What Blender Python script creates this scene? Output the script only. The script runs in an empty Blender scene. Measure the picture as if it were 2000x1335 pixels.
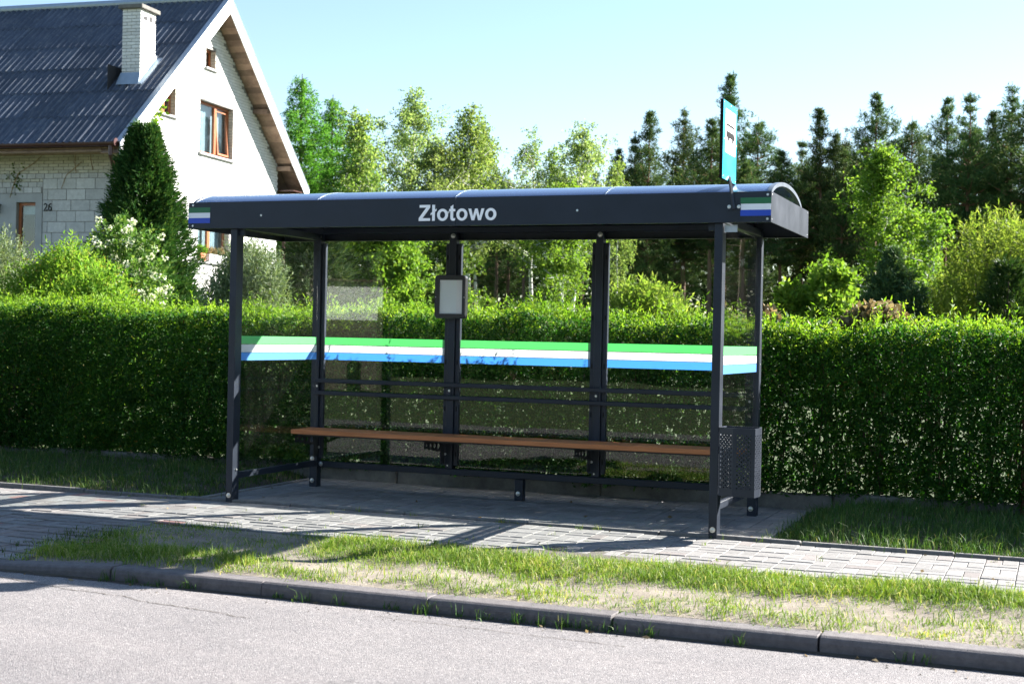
import bpy, bmesh, math, random
import numpy as np
from mathutils import Vector, Matrix
R = math.radians
rnd = random.Random(7)
C = bpy.context.scene.collection
scn = bpy.context.scene

# ------------------------------------------------------------------ camera
cam = bpy.data.cameras.new('camera'); camo = bpy.data.objects.new('camera', cam); C.objects.link(camo)
yaw, pitch, roll = 0.3774, -0.0028, 0.0207
f_ = Vector((-math.sin(yaw)*math.cos(pitch), math.cos(yaw)*math.cos(pitch), math.sin(pitch)))
r_ = Vector((math.cos(yaw), math.sin(yaw), 0)); u_ = r_.cross(f_)
r2 = r_*math.cos(roll)+u_*math.sin(roll); u2 = u_*math.cos(roll)-r_*math.sin(roll)
m = Matrix((r2, u2, -f_)).transposed().to_4x4(); m.translation = (6.2207, -9.5082, 1.3681)
camo.matrix_world = m
cam.sensor_width = 36; cam.lens = 2704.7/2000*36; cam.clip_end = 3000; cam.clip_start = 0.1
cam.dof.use_dof = True; cam.dof.focus_distance = 11.2; cam.dof.aperture_fstop = 4.0
scn.camera = camo
# ------------------------------------------------------------------ sky, sun, exposure
SUN = Vector((1.03, 1.0, 0.84)).normalized()
el = math.asin(SUN.z); az = math.atan2(SUN.x, SUN.y)
w = bpy.data.worlds.new('World'); scn.world = w; w.use_nodes = True
nt = w.node_tree; nt.nodes.clear()
sky = nt.nodes.new('ShaderNodeTexSky'); sky.sky_type = 'NISHITA'; sky.sun_disc = False
sky.sun_elevation = el; sky.sun_rotation = az; sky.air_density = 1.0; sky.dust_density = 0.3; sky.ozone_density = 1.5
bg = nt.nodes.new('ShaderNodeBackground'); bg.inputs[1].default_value = 0.051
wo = nt.nodes.new('ShaderNodeOutputWorld')
nt.links.new(sky.outputs[0], bg.inputs[0]); nt.links.new(bg.outputs[0], wo.inputs[0])
sl = bpy.data.lights.new('sun', 'SUN'); sl.energy = 5.0; sl.angle = R(0.53); sl.color = (1, 0.96, 0.90)
so = bpy.data.objects.new('sun', sl); C.objects.link(so); so.location = (20, 20, 30)
so.rotation_euler = (-SUN).to_track_quat('-Z', 'Y').to_euler()
vs = scn.view_settings; vs.view_transform = 'Standard'; vs.look = 'None'; vs.exposure = 2.35; vs.gamma = 1
vs.use_curve_mapping = False

# ------------------------------------------------------------------ materials
MATS = {}
class N:
    """small node builder"""
    def __init__(s, name):
        s.m = bpy.data.materials.new(name); s.m.use_nodes = True; s.t = s.m.node_tree; s.t.nodes.clear()
        s.o = s.t.nodes.new('ShaderNodeOutputMaterial')
    def n(s, kind, **kw):
        x = s.t.nodes.new('ShaderNode'+kind)
        for k, v in kw.items():
            if isinstance(v, tuple) and k.startswith('i_'): pass
            setattr(x, k, v)
        return x
    def l(s, a, b): s.t.links.new(a, b)
    def val(s, sock, v):
        if hasattr(v, 'is_output'): s.l(v, sock)
        else: sock.default_value = v
    def bsdf(s, color, rough=0.6, metal=0.0, spec=0.5, normal=None):
        b = s.n('BsdfPrincipled')
        s.val(b.inputs['Base Color'], color if hasattr(color, 'is_output') else (*color, 1))
        s.val(b.inputs['Roughness'], rough); b.inputs['Metallic'].default_value = metal
        b.inputs['Specular IOR Level'].default_value = spec
        if normal is not None: s.l(normal, b.inputs['Normal'])
        return b
    def out(s, sh): s.l(sh, s.o.inputs[0]); return s.m
    def coord(s, which='Object', scale=None):
        c = s.n('TexCoord').outputs[which]
        if scale is not None:
            mp = s.n('Mapping'); s.l(c, mp.inputs[0]); mp.inputs['Scale'].default_value = scale if isinstance(scale, tuple) else (scale,)*3
            return mp.outputs[0]
        return c
    def world(s, scale=(1, 1, 1)):
        g = s.n('NewGeometry'); mp = s.n('Mapping'); s.l(g.outputs['Position'], mp.inputs[0]); mp.inputs['Scale'].default_value = scale
        return mp.outputs[0]
    def noise(s, vec, scale, detail=4, rough=0.55):
        x = s.n('TexNoise'); s.l(vec, x.inputs['Vector']); x.inputs['Scale'].default_value = scale
        x.inputs['Detail'].default_value = detail; x.inputs['Roughness'].default_value = rough
        return x.outputs['Fac']
    def voro(s, vec, scale, out='Color', feature='F1'):
        x = s.n('TexVoronoi'); x.feature = feature; s.l(vec, x.inputs['Vector']); x.inputs['Scale'].default_value = scale
        return x.outputs[out]
    def ramp(s, fac, stops):
        x = s.n('ValToRGB'); s.l(fac, x.inputs[0]); e = x.color_ramp.elements
        while len(e) < len(stops): e.new(0.5)
        for q, (p, c) in zip(e, stops): q.position = p; q.color = (*c, 1) if len(c) == 3 else c
        return x.outputs['Color']
    def mix(s, fac, a, b, mode='MIX'):
        x = s.n('MixRGB'); x.blend_type = mode; s.val(x.inputs[0], fac)
        s.val(x.inputs[1], a if hasattr(a, 'is_output') else (*a, 1)); s.val(x.inputs[2], b if hasattr(b, 'is_output') else (*b, 1))
        return x.outputs[0]
    def math(s, op, a, b=0.0):
        x = s.n('Math'); x.operation = op; s.val(x.inputs[0], a); s.val(x.inputs[1], b); return x.outputs[0]
    def bump(s, h, strength=0.3, dist=0.01):
        x = s.n('Bump'); s.l(h, x.inputs['Height']); x.inputs['Strength'].default_value = strength; x.inputs['Distance'].default_value = dist
        return x.outputs[0]
    def rand(s):
        a = s.n('ObjectInfo').outputs['Random']; g = s.n('NewGeometry').outputs['Random Per Island']
        return s.math('FRACT', s.math('ADD', a, g))

def leafmat(name, stops, trans=0.45, drift=0.0, rough=0.55, tint=(1.0, 1.0, 0.5), spec=0.2):
    k = N(name)
    base = k.ramp(k.n('NewGeometry').outputs['Random Per Island'], stops)
    hv = k.n('HueSaturation'); k.l(base, hv.inputs['Color'])
    ob = k.n('ObjectInfo').outputs['Random']
    k.l(k.math('ADD', k.math('MULTIPLY', ob, 0.4), 0.8), hv.inputs['Value'])
    k.l(k.math('ADD', k.math('MULTIPLY', ob, 0.03), 0.485), hv.inputs['Hue'])
    col = hv.outputs[0]
    if drift:
        dn = k.noise(k.world(), drift, 4, 0.6); col = k.mix(1.0, col, k.ramp(dn, [(0.30, (0.62, 0.70, 0.62)), (0.5, (1, 1, 1)), (0.72, (1.35, 1.18, 0.9))]), 'MULTIPLY')
    b = k.bsdf(col, rough, spec=spec)
    t = k.n('BsdfTranslucent'); k.l(k.mix(1.0, col, tint, 'MULTIPLY'), t.inputs[0])
    mx = k.n('MixShader'); mx.inputs[0].default_value = trans; k.l(b.outputs[0], mx.inputs[1]); k.l(t.outputs[0], mx.inputs[2])
    MATS[name] = k.out(mx.outputs[0])
def plain(name, color, rough=0.5, metal=0.0, spec=0.5, vary=0.12, scale=6.0, bump=0.0):
    k = N(name); v = k.coord('Object'); nz = k.noise(v, scale, 6)
    c = k.ramp(nz, [(0.25, tuple(x*(1-vary) for x in color)), (0.75, tuple(min(1, x*(1+vary)) for x in color))])
    rr = k.math('ADD', k.math('MULTIPLY', nz, 0.2), rough-0.1)
    nr = k.bump(k.noise(v, scale*18, 3), bump, 0.004) if bump else None
    MATS[name] = k.out(k.bsdf(c, rr, metal, spec, nr).outputs[0])

plain('anthracite', (0.011, 0.0165, 0.028), 0.44, 0, 0.38, 0.22, 5, 0.05)
plain('steel', (0.62, 0.62, 0.60), 0.32, 1.0)
plain('silver_trim', (0.45, 0.47, 0.50), 0.35, 0.7)
plain('rib_grey', (0.12, 0.14, 0.17), 0.4, 0.3)
plain('letter_white', (0.90, 0.91, 0.93), 0.45, vary=0.03)
plain('flag_green', (0.012, 0.12, 0.045), 0.4, vary=0.04)
plain('flag_blue', (0.012, 0.055, 0.42), 0.4, vary=0.04)
plain('flag_white', (0.72, 0.74, 0.78), 0.4, vary=0.03)
plain('teal_sign', (0.0, 0.30, 0.42), 0.35, vary=0.04)
plain('sign_white', (0.80, 0.82, 0.82), 0.4, vary=0.03)
plain('sign_black', (0.008, 0.008, 0.009), 0.85, spec=0.1)
plain('black_plastic', (0.012, 0.012, 0.014), 0.38)
plain('paper', (0.85, 0.85, 0.89), 0.5, vary=0.04, scale=3)
plain('paper_pink', (0.88, 0.82, 0.86), 0.4, vary=0.06, scale=5)
plain('dark_metal', (0.02, 0.022, 0.026), 0.5)
plain('rust', (0.10, 0.035, 0.02), 0.8, vary=0.4, scale=20)
plain('white_paint', (0.78, 0.79, 0.80), 0.55, vary=0.05)
plain('gutter_brown', (0.055, 0.018, 0.016), 0.35, vary=0.15)
plain('frame_wood', (0.32, 0.10, 0.035), 0.4, vary=0.2, scale=10)
plain('curtain', (0.62, 0.66, 0.66), 0.8, vary=0.12, scale=9)
plain('dark_room', (0.02, 0.02, 0.022), 0.8)
plain('flashing', (0.30, 0.36, 0.42), 0.4, 0.5, vary=0.1)
plain('plaster_grey', (0.34, 0.34, 0.34), 0.85, vary=0.12, scale=4, bump=0.3)
plain('digit_black', (0.01, 0.01, 0.01), 0.5)
plain('terracotta', (0.45, 0.14, 0.06), 0.8)
plain('render_white', (0.72, 0.72, 0.70), 0.8, vary=0.06)
plain('bark_brown', (0.085, 0.055, 0.038), 0.9, vary=0.4, scale=8, bump=0.5)
plain('twig_brown', (0.09, 0.065, 0.045), 0.85, vary=0.3, scale=9)
plain('dry_leaf', (0.30, 0.20, 0.11), 0.7, vary=0.3, scale=14)
plain('weathered_pole', (0.09, 0.075, 0.06), 0.85, vary=0.3, scale=6)
plain('door_dark', (0.05, 0.05, 0.055), 0.5)

def m_pine_bark():
    k = N('pine_bark'); g = k.n('NewGeometry'); sp = k.n('SeparateXYZ'); k.l(g.outputs['Position'], sp.inputs[0])
    t = k.n('MapRange'); k.l(sp.outputs[2], t.inputs[0]); t.inputs[1].default_value = 2; t.inputs[2].default_value = 7
    c = k.mix(t.outputs[0], (0.10, 0.062, 0.045), (0.24, 0.115, 0.06))
    nz = k.noise(k.world((6, 6, 2)), 2, 5)
    c = k.mix(k.math('MULTIPLY', nz, 0.7), c, (0.06, 0.045, 0.035))
    MATS['pine_bark'] = k.out(k.bsdf(c, 0.9).outputs[0])
m_pine_bark()
def m_birch_bark():
    k = N('birch_bark'); nz = k.noise(k.world((1.5, 1.5, 9)), 1.4, 4)
    c = k.ramp(nz, [(0.0, (0.70, 0.69, 0.66)), (0.56, (0.62, 0.61, 0.57)), (0.63, (0.06, 0.055, 0.05)), (1, (0.05, 0.045, 0.04))])
    MATS['birch_bark'] = k.out(k.bsdf(c, 0.75).outputs[0])
m_birch_bark()
def m_wood():
    k = N('bench_wood'); v = k.coord('Object', (1.2, 28, 28)); nz = k.noise(v, 2.0, 7, 0.65)
    c = k.ramp(nz, [(0.3, (0.30, 0.095, 0.03)), (0.55, (0.46, 0.165, 0.055)), (0.8, (0.56, 0.23, 0.085))])
    MATS['bench_wood'] = k.out(k.bsdf(c, 0.42, normal=k.bump(nz, 0.15, 0.003)).outputs[0])
m_wood()
def m_glass(name, tint, rough=0.0, gain=1.0, base=0.0, dirt=0.0):
    k = N(name); lw = k.n('LayerWeight'); lw.inputs[0].default_value = 0.5
    fz = k.math('ADD', k.math('MULTIPLY', k.math('POWER', lw.outputs['Facing'], 5.0), 0.96), 0.04)  # Schlick, same from both sides
    tr = k.n('BsdfTransparent'); tr.inputs[0].default_value = (*tint, 1)
    gl = k.n('BsdfGlossy'); gl.inputs['Roughness'].default_value = rough
    wv = k.noise(k.world((1, 1, 1)), 1.3, 2)
    k.l(k.bump(wv, 0.03, 0.02), gl.inputs['Normal'])
    mx = k.n('MixShader'); k.l(k.math('ADD', k.math('MULTIPLY', fz, gain), base), mx.inputs[0])
    k.l(tr.outputs[0], mx.inputs[1]); k.l(gl.outputs[0], mx.inputs[2])
    sh = mx.outputs[0]
    if dirt:
        d = k.n('BsdfDiffuse'); d.inputs[0].default_value = (0.5, 0.5, 0.48, 1)
        nz = k.noise(k.world((3, 3, 1.2)), 2.5, 6, 0.7)
        m2 = k.n('MixShader'); k.l(k.math('MULTIPLY', k.math('POWER', nz, 2.5), dirt), m2.inputs[0])
        k.l(sh, m2.inputs[1]); k.l(d.outputs[0], m2.inputs[2]); sh = m2.outputs[0]
    MATS[name] = k.out(sh)
m_glass('pane_glass', (0.955, 0.97, 0.965), dirt=0.009)
m_glass('window_glass', (0.72, 0.78, 0.80), gain=1.0, base=0.02)
def m_roof_poly():
    k = N('roof_sheet'); b = k.bsdf((0.07, 0.11, 0.22), 0.22, spec=0.9); b.inputs['Coat Weight'].default_value = 0.6; b.inputs['Coat Roughness'].default_value = 0.08
    t = k.n('BsdfTransparent'); t.inputs[0].default_value = (0.55, 0.62, 0.70, 1)
    mx = k.n('MixShader'); mx.inputs[0].default_value = 0.12; k.l(b.outputs[0], mx.inputs[1]); k.l(t.outputs[0], mx.inputs[2])
    MATS['roof_sheet'] = k.out(mx.outputs[0])
m_roof_poly()
def m_film(name, col):
    k = N(name); b = k.bsdf(col, 0.4); t = k.n('BsdfTranslucent'); t.inputs[0].default_value = (*col, 1)
    mx = k.n('MixShader'); mx.inputs[0].default_value = 0.64; k.l(b.outputs[0], mx.inputs[1]); k.l(t.outputs[0], mx.inputs[2])
    MATS[name] = k.out(mx.outputs[0])
m_film('film_green', (0.29, 0.74, 0.35)); m_film('film_white', (0.84, 0.84, 0.84)); m_film('film_blue', (0.24, 0.54, 0.90))

def m_asphalt():
    k = N('asphalt'); v = k.world()
    st = k.voro(v, 165, 'Color'); sep = k.n('SeparateColor'); k.l(st, sep.inputs[0])
    c = k.ramp(sep.outputs[0], [(0.0, (0.09, 0.083, 0.083)), (0.3, (0.165, 0.153, 0.151)), (0.7, (0.225, 0.205, 0.20)), (0.92, (0.30, 0.27, 0.26)), (1.0, (0.43, 0.415, 0.40))])
    d = k.voro(v, 165, 'Distance')
    c = k.mix(k.math('MULTIPLY', d, 0.45), c, (0.10, 0.094, 0.094))
    big = k.noise(v, 0.55, 6, 0.62)       # worn and patched areas
    c = k.mix(k.ramp(big, [(0.36, (0, 0, 0)), (0.62, (1, 1, 1))]), c, k.mix(1.0, c, (0.80, 0.80, 0.815), 'MULTIPLY'))
    tr = k.noise(k.world((0.10, 1.6, 1)), 1.4, 4)   # faint wheel tracks along the road
    c = k.mix(k.ramp(tr, [(0.45, (0, 0, 0)), (0.7, (0.8, 0.8, 0.8))]), c, k.mix(1.0, c, (1.18, 1.16, 1.14), 'MULTIPLY'))
    sp = k.noise(v, 3.1, 3, 0.5)           # oil spots
    c = k.mix(k.ramp(sp, [(0.70, (0, 0, 0)), (0.76, (0.6, 0.6, 0.6))]), c, (0.07, 0.066, 0.066))
    fine = k.noise(v, 9, 5, 0.65)
    c = k.mix(k.ramp(fine, [(0.60, (0, 0, 0)), (0.74, (0.8, 0.8, 0.8))]), c, (0.22, 0.205, 0.195))
    h = k.math('ADD', k.math('MULTIPLY', d, -1.0), k.math('MULTIPLY', k.noise(v, 300, 2), 0.4))
    MATS['asphalt'] = k.out(k.bsdf(c, 0.8, normal=k.bump(h, 0.6, 0.006)).outputs[0])
m_asphalt()
def m_concrete(name, c0, c1, sc=30, bump=0.3, rnd_amt=0.25, rough=0.85):
    k = N(name); v = k.world(); r = k.rand()
    nz = k.noise(v, sc, 6, 0.7); big = k.noise(v, 1.7, 4)
    c = k.mix(k.ramp(nz, [(0.3, (0, 0, 0)), (0.7, (1, 1, 1))]), c0, c1)
    hv = k.n('HueSaturation'); k.l(c, hv.inputs['Color'])
    k.l(k.math('ADD', k.math('MULTIPLY', r, rnd_amt), k.math('ADD', k.math('MULTIPLY', big, 0.35), 0.82-rnd_amt/2)), hv.inputs['Value'])
    gr = k.voro(v, 260, 'Distance')
    MATS[name] = k.out(k.bsdf(hv.outputs[0], rough, normal=k.bump(k.math('ADD', nz, gr), bump, 0.004)).outputs[0])
m_concrete('paver_grey', (0.145, 0.139, 0.134), (0.215, 0.206, 0.198), rnd_amt=0.30)
m_concrete('paver_red', (0.19, 0.10, 0.09), (0.25, 0.145, 0.125))
m_concrete('paver_pink', (0.14, 0.124, 0.118), (0.20, 0.178, 0.168))
m_concrete('kerb_concrete', (0.085, 0.075, 0.076), (0.145, 0.132, 0.13), 22, 0.5, 0.18)
m_concrete('edging_concrete', (0.10, 0.095, 0.09), (0.19, 0.18, 0.17), 22, 0.5, 0.2)
m_concrete('plinth_concrete', (0.10, 0.095, 0.085), (0.20, 0.19, 0.17), 9, 0.6, 0.2)
m_concrete('white_brick', (0.58, 0.57, 0.54), (0.70, 0.69, 0.66), 18, 0.3, 0.16)
m_concrete('cream_brick', (0.42, 0.40, 0.33), (0.54, 0.51, 0.43), 18, 0.3, 0.22)
m_concrete('block_grey', (0.40, 0.39, 0.385), (0.54, 0.53, 0.52), 12, 0.4, 0.22)
m_concrete('mortar', (0.17, 0.16, 0.145), (0.25, 0.235, 0.22), 25, 0.4, 0.0)
m_concrete('mortar_light', (0.17, 0.165, 0.155), (0.25, 0.24, 0.23), 25, 0.4, 0.0)
m_concrete('soffit_board', (0.16, 0.10, 0.07), (0.30, 0.21, 0.15), 6, 0.3, 0.9)
def m_ground(name, stops, sc=3.0, bump=0.5, fs=60):
    k = N(name); v = k.world(); a = k.noise(v, sc, 6, 0.65); b = k.noise(v, fs, 4, 0.7)
    c = k.ramp(k.math('ADD', k.math('MULTIPLY', a, 0.55), k.math('MULTIPLY', b, 0.45)), stops)
    MATS[name] = k.out(k.bsdf(c, 0.95, normal=k.bump(k.math('ADD', b, k.noise(v, fs*4, 2)), bump, 0.02)).outputs[0])
m_ground('sand_soil', [(0.32, (0.10, 0.08, 0.058)), (0.5, (0.21, 0.178, 0.138)), (0.68, (0.31, 0.27, 0.215))])
m_ground('dark_soil', [(0.3, (0.035, 0.028, 0.02)), (0.7, (0.10, 0.08, 0.055))])
m_ground('turf', [(0.3, (0.035, 0.05, 0.018)), (0.7, (0.075, 0.10, 0.03))], 1.2)
m_ground('joint_sand', [(0.3, (0.06, 0.055, 0.045)), (0.7, (0.14, 0.125, 0.10))], 4)
def m_slate():
    k = N('fibre_sheet'); v = k.coord('Object', (1, 1, 1)); r = k.n('ObjectInfo').outputs['Random']
    off = k.n('VectorMath'); off.operation = 'ADD'; k.l(k.coord('Object', (7, 0.7, 2)), off.inputs[0])
    cb = k.n('CombineXYZ'); k.l(k.math('MULTIPLY', r, 40), cb.inputs[0]); k.l(k.math('MULTIPLY', r, 17), cb.inputs[1]); k.l(cb.outputs[0], off.inputs[1])
    st = k.noise(off.outputs[0], 2.2, 6, 0.7)
    off2 = k.n('VectorMath'); off2.operation = 'ADD'; k.l(v, off2.inputs[0]); k.l(cb.outputs[0], off2.inputs[1])
    bl = k.noise(off2.outputs[0], 9, 6, 0.75)
    c = k.ramp(st, [(0.3, (0.026, 0.036, 0.055)), (0.55, (0.05, 0.064, 0.09)), (0.75, (0.15, 0.155, 0.16))])  # pale streaks down the slope: highlights on the crests put into the colour
    c = k.mix(k.ramp(bl, [(0.55, (0, 0, 0)), (0.75, (1, 1, 1))]), c, (0.17, 0.175, 0.17))
    hv = k.n('HueSaturation'); k.l(c, hv.inputs['Color']); k.l(k.math('ADD', k.math('MULTIPLY', r, 0.4), 0.8), hv.inputs['Value'])
    MATS['fibre_sheet'] = k.out(k.bsdf(hv.outputs[0], 0.62, normal=k.bump(bl, 0.3, 0.004)).outputs[0])
m_slate()

leafmat('hedge_leaf', [(0, (0.012, 0.074, 0.010)), (0.5, (0.024, 0.118, 0.015)), (0.85, (0.05, 0.165, 0.02)), (0.985, (0.105, 0.20, 0.03)), (1, (0.22, 0.15, 0.05))], 0.45, 1.7, spec=0.25, tint=(0.9, 1.0, 0.5))
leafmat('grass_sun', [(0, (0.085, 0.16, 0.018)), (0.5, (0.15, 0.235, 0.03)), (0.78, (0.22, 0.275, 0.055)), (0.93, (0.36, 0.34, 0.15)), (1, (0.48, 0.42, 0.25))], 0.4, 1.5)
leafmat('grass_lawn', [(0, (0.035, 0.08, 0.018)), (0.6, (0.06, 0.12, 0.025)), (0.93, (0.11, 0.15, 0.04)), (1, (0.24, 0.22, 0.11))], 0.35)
leafmat('pine_needle', [(0, (0.030, 0.066, 0.022)), (0.6, (0.060, 0.108, 0.034)), (1, (0.13, 0.165, 0.05))], 0.28, tint=(1, 1, 0.65), spec=0.05)
leafmat('new_growth', [(0, (0.085, 0.18, 0.012)), (0.5, (0.145, 0.265, 0.022)), (1, (0.25, 0.345, 0.05))], 0.58, 1.2, spec=0.25)  # lighter hedge leaf: sunlight on the hedge top put into the colour
leafmat('pine_young', [(0, (0.03, 0.065, 0.028)), (0.6, (0.055, 0.10, 0.04)), (1, (0.11, 0.145, 0.055))], 0.25, spec=0.08)
leafmat('birch_leaf', [(0, (0.11, 0.19, 0.04)), (0.5, (0.18, 0.27, 0.065)), (1, (0.29, 0.34, 0.12))], 0.6, tint=(1, 1, 0.6), spec=0.1)
leafmat('olive_leaf', [(0, (0.14, 0.215, 0.055)), (0.5, (0.22, 0.305, 0.09)), (1, (0.33, 0.385, 0.16))], 0.6, tint=(1, 1, 0.65), spec=0.08)
leafmat('fresh_leaf', [(0, (0.09, 0.19, 0.022)), (0.5, (0.15, 0.27, 0.035)), (1, (0.23, 0.33, 0.06))], 0.56, spec=0.12)
leafmat('larch_needle', [(0, (0.06, 0.17, 0.022)), (0.6, (0.10, 0.245, 0.034)), (1, (0.17, 0.30, 0.065))], 0.55, spec=0.08)
leafmat('willow_leaf', [(0, (0.13, 0.25, 0.035)), (0.5, (0.21, 0.33, 0.06)), (1, (0.32, 0.40, 0.11))], 0.6, spec=0.1)
leafmat('thuja_leaf', [(0, (0.016, 0.046, 0.012)), (0.6, (0.034, 0.08, 0.02)), (1, (0.085, 0.125, 0.035))], 0.28, spec=0.1)
leafmat('silver_leaf', [(0, (0.09, 0.14, 0.06)), (0.5, (0.15, 0.20, 0.10)), (1, (0.27, 0.31, 0.19))], 0.35)
leafmat('yellow_leaf', [(0, (0.10, 0.22, 0.024)), (0.5, (0.17, 0.30, 0.038)), (0.94, (0.26, 0.35, 0.06)), (1, (0.34, 0.25, 0.06))], 0.55, spec=0.1)
leafmat('viburnum_leaf', [(0, (0.055, 0.12, 0.02)), (0.6, (0.09, 0.165, 0.03)), (1, (0.16, 0.21, 0.06))], 0.45)
leafmat('blossom', [(0, (0.62, 0.66, 0.40)), (0.5, (0.74, 0.76, 0.55)), (1, (0.80, 0.80, 0.70))], 0.3, tint=(1, 1, 0.9))
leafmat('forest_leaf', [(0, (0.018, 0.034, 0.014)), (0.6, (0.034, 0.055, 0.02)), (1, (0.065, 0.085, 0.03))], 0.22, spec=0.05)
leafmat('dry_foliage', [(0, (0.11, 0.085, 0.04)), (0.5, (0.20, 0.15, 0.08)), (1, (0.30, 0.25, 0.15))], 0.35, tint=(1, 0.9, 0.7))

# ------------------------------------------------------------------ mesh helpers
def link(o, parent=None):
    C.objects.link(o)
    if parent is not None: o.parent = parent
    return o
def tag(o, label=None, cat=None, group=None, kind=None):
    if label: o['label'] = label
    if cat: o['category'] = cat
    if group: o['group'] = group
    if kind: o['kind'] = kind
    return o
def empty(name, loc=(0, 0, 0), rz=0.0):
    o = bpy.data.objects.new(name, None); C.objects.link(o); o.location = loc; o.rotation_euler = (0, 0, rz); o.empty_display_size = 0.2
    return o
def npmesh(name, V, F, mat, smooth=False):
    """V (n,3) array, F list of (m,k) face index arrays"""
    me = bpy.data.meshes.new(name)
    V = np.asarray(V, np.float32); F = [np.asarray(f, np.int32) for f in F if len(f)]
    me.vertices.add(len(V)); me.vertices.foreach_set('co', V.ravel())
    nl = sum(f.size for f in F); nf = sum(len(f) for f in F)
    me.loops.add(nl); me.loops.foreach_set('vertex_index', np.concatenate([f.ravel() for f in F]))
    tot = np.concatenate([np.full(len(f), f.shape[1], np.int32) for f in F])
    st = np.concatenate([[0], np.cumsum(tot)[:-1]]).astype(np.int32)
    me.polygons.add(nf); me.polygons.foreach_set('loop_start', st); me.polygons.foreach_set('loop_total', tot)
    if smooth: me.polygons.foreach_set('use_smooth', np.ones(nf, bool))
    me.update(calc_edges=True); me.materials.append(MATS[mat])
    return me
class MB:
    def __init__(s): s.v = []; s.f = []
    def add(s, vs, fs):
        b = len(s.v); s.v += [tuple(x) for x in vs]; s.f += [tuple(b+i for i in f) for f in fs]; return s
    def box(s, x0, x1, y0, y1, z0, z1):
        return s.add([(x0, y0, z0), (x1, y0, z0), (x1, y1, z0), (x0, y1, z0), (x0, y0, z1), (x1, y0, z1), (x1, y1, z1), (x0, y1, z1)],
                     [(3, 2, 1, 0), (4, 5, 6, 7), (0, 1, 5, 4), (1, 2, 6, 5), (2, 3, 7, 6), (3, 0, 4, 7)])
    def prism(s, pts, fn, d0, d1):
        """polygon pts (a,b) counter-clockwise seen from the d1 side; fn(a,b,d)->xyz"""
        n = len(pts); vs = [fn(a, b, d0) for a, b in pts]+[fn(a, b, d1) for a, b in pts]
        return s.add(vs, [tuple(range(n-1, -1, -1)), tuple(range(n, 2*n))]+[(i, (i+1) % n, n+(i+1) % n, n+i) for i in range(n)])
    def tube(s, pts, rad, k=8, cap=True):
        pts = [Vector(p) for p in pts]; n = len(pts)
        if not hasattr(rad, '__len__'): rad = [rad]*n
        rings = []; base = len(s.v); prev = None
        for i, p in enumerate(pts):
            d = (pts[min(i+1, n-1)]-pts[max(i-1, 0)])
            d = d.normalized() if d.length > 1e-9 else Vector((0, 0, 1))
            a = d.cross(Vector((0, 0, 1)) if abs(d.z) < 0.9 else Vector((1, 0, 0))).normalized()
            if prev is not None:
                q = prev-d*prev.dot(d)
                if q.length > 1e-4: a = q.normalized()
            prev = a; b = d.cross(a)
            for j in range(k):
                t = 2*math.pi*j/k; q = p+(a*math.cos(t)+b*math.sin(t))*rad[i]; s.v.append(tuple(q))
        for i in range(n-1):
            for j in range(k):
                s.f.append((base+i*k+j, base+i*k+(j+1) % k, base+(i+1)*k+(j+1) % k, base+(i+1)*k+j))
        if cap: s.f.append(tuple(base+j for j in range(k-1, -1, -1))); s.f.append(tuple(base+(n-1)*k+j for j in range(k)))
        return s
    def cyl(s, p0, p1, r, k=12): return s.tube([p0, p1], r, k)
    def mesh(s, name, mat, smooth=False, bevel=0.0, seg=1):
        me = bpy.data.meshes.new(name); me.from_pydata(s.v, [], s.f)
        if bevel:
            bm = bmesh.new(); bm.from_mesh(me)
            es = [e for e in bm.edges if len(e.link_faces) == 2 and e.calc_face_angle(0) > 0.5]
            bmesh.ops.bevel(bm, geom=es, offset=bevel, segments=seg, affect='EDGES', clamp_overlap=True)
            bm.to_mesh(me); bm.free()
        if smooth: me.polygons.foreach_set('use_smooth', [True]*len(me.polygons))
        me.materials.append(MATS[mat]); me.update(); return me
    def build(s, name, mat, parent=None, smooth=False, bevel=0.0, seg=1, loc=None):
        o = bpy.data.objects.new(name, s.mesh(name, mat, smooth, bevel, seg))
        if loc: o.location = loc
        return link(o, parent)
def box(name, mat, parent, x0, x1, y0, y1, z0, z1, bevel=0.0, seg=1): return MB().box(x0, x1, y0, y1, z0, z1).build(name, mat, parent, bevel=bevel, seg=seg)
def place(name, me, parent=None, loc=(0, 0, 0), rot=(0, 0, 0), scale=None):
    o = bpy.data.objects.new(name, me); o.location = loc; o.rotation_euler = rot
    if scale: o.scale = scale if hasattr(scale, '__len__') else (scale,)*3
    return link(o, parent)
def bolt(parent, p, axis, r=0.014, h=0.008):
    p = Vector(p); a = Vector(axis).normalized()
    mb = MB().tube([p, p+a*h*0.35], r*1.45, 14).tube([p+a*h*0.35, p+a*h, p+a*h*1.25], [r, r*0.9, r*0.5], 10)
    return mb.build('bolt', 'steel', parent)

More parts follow.
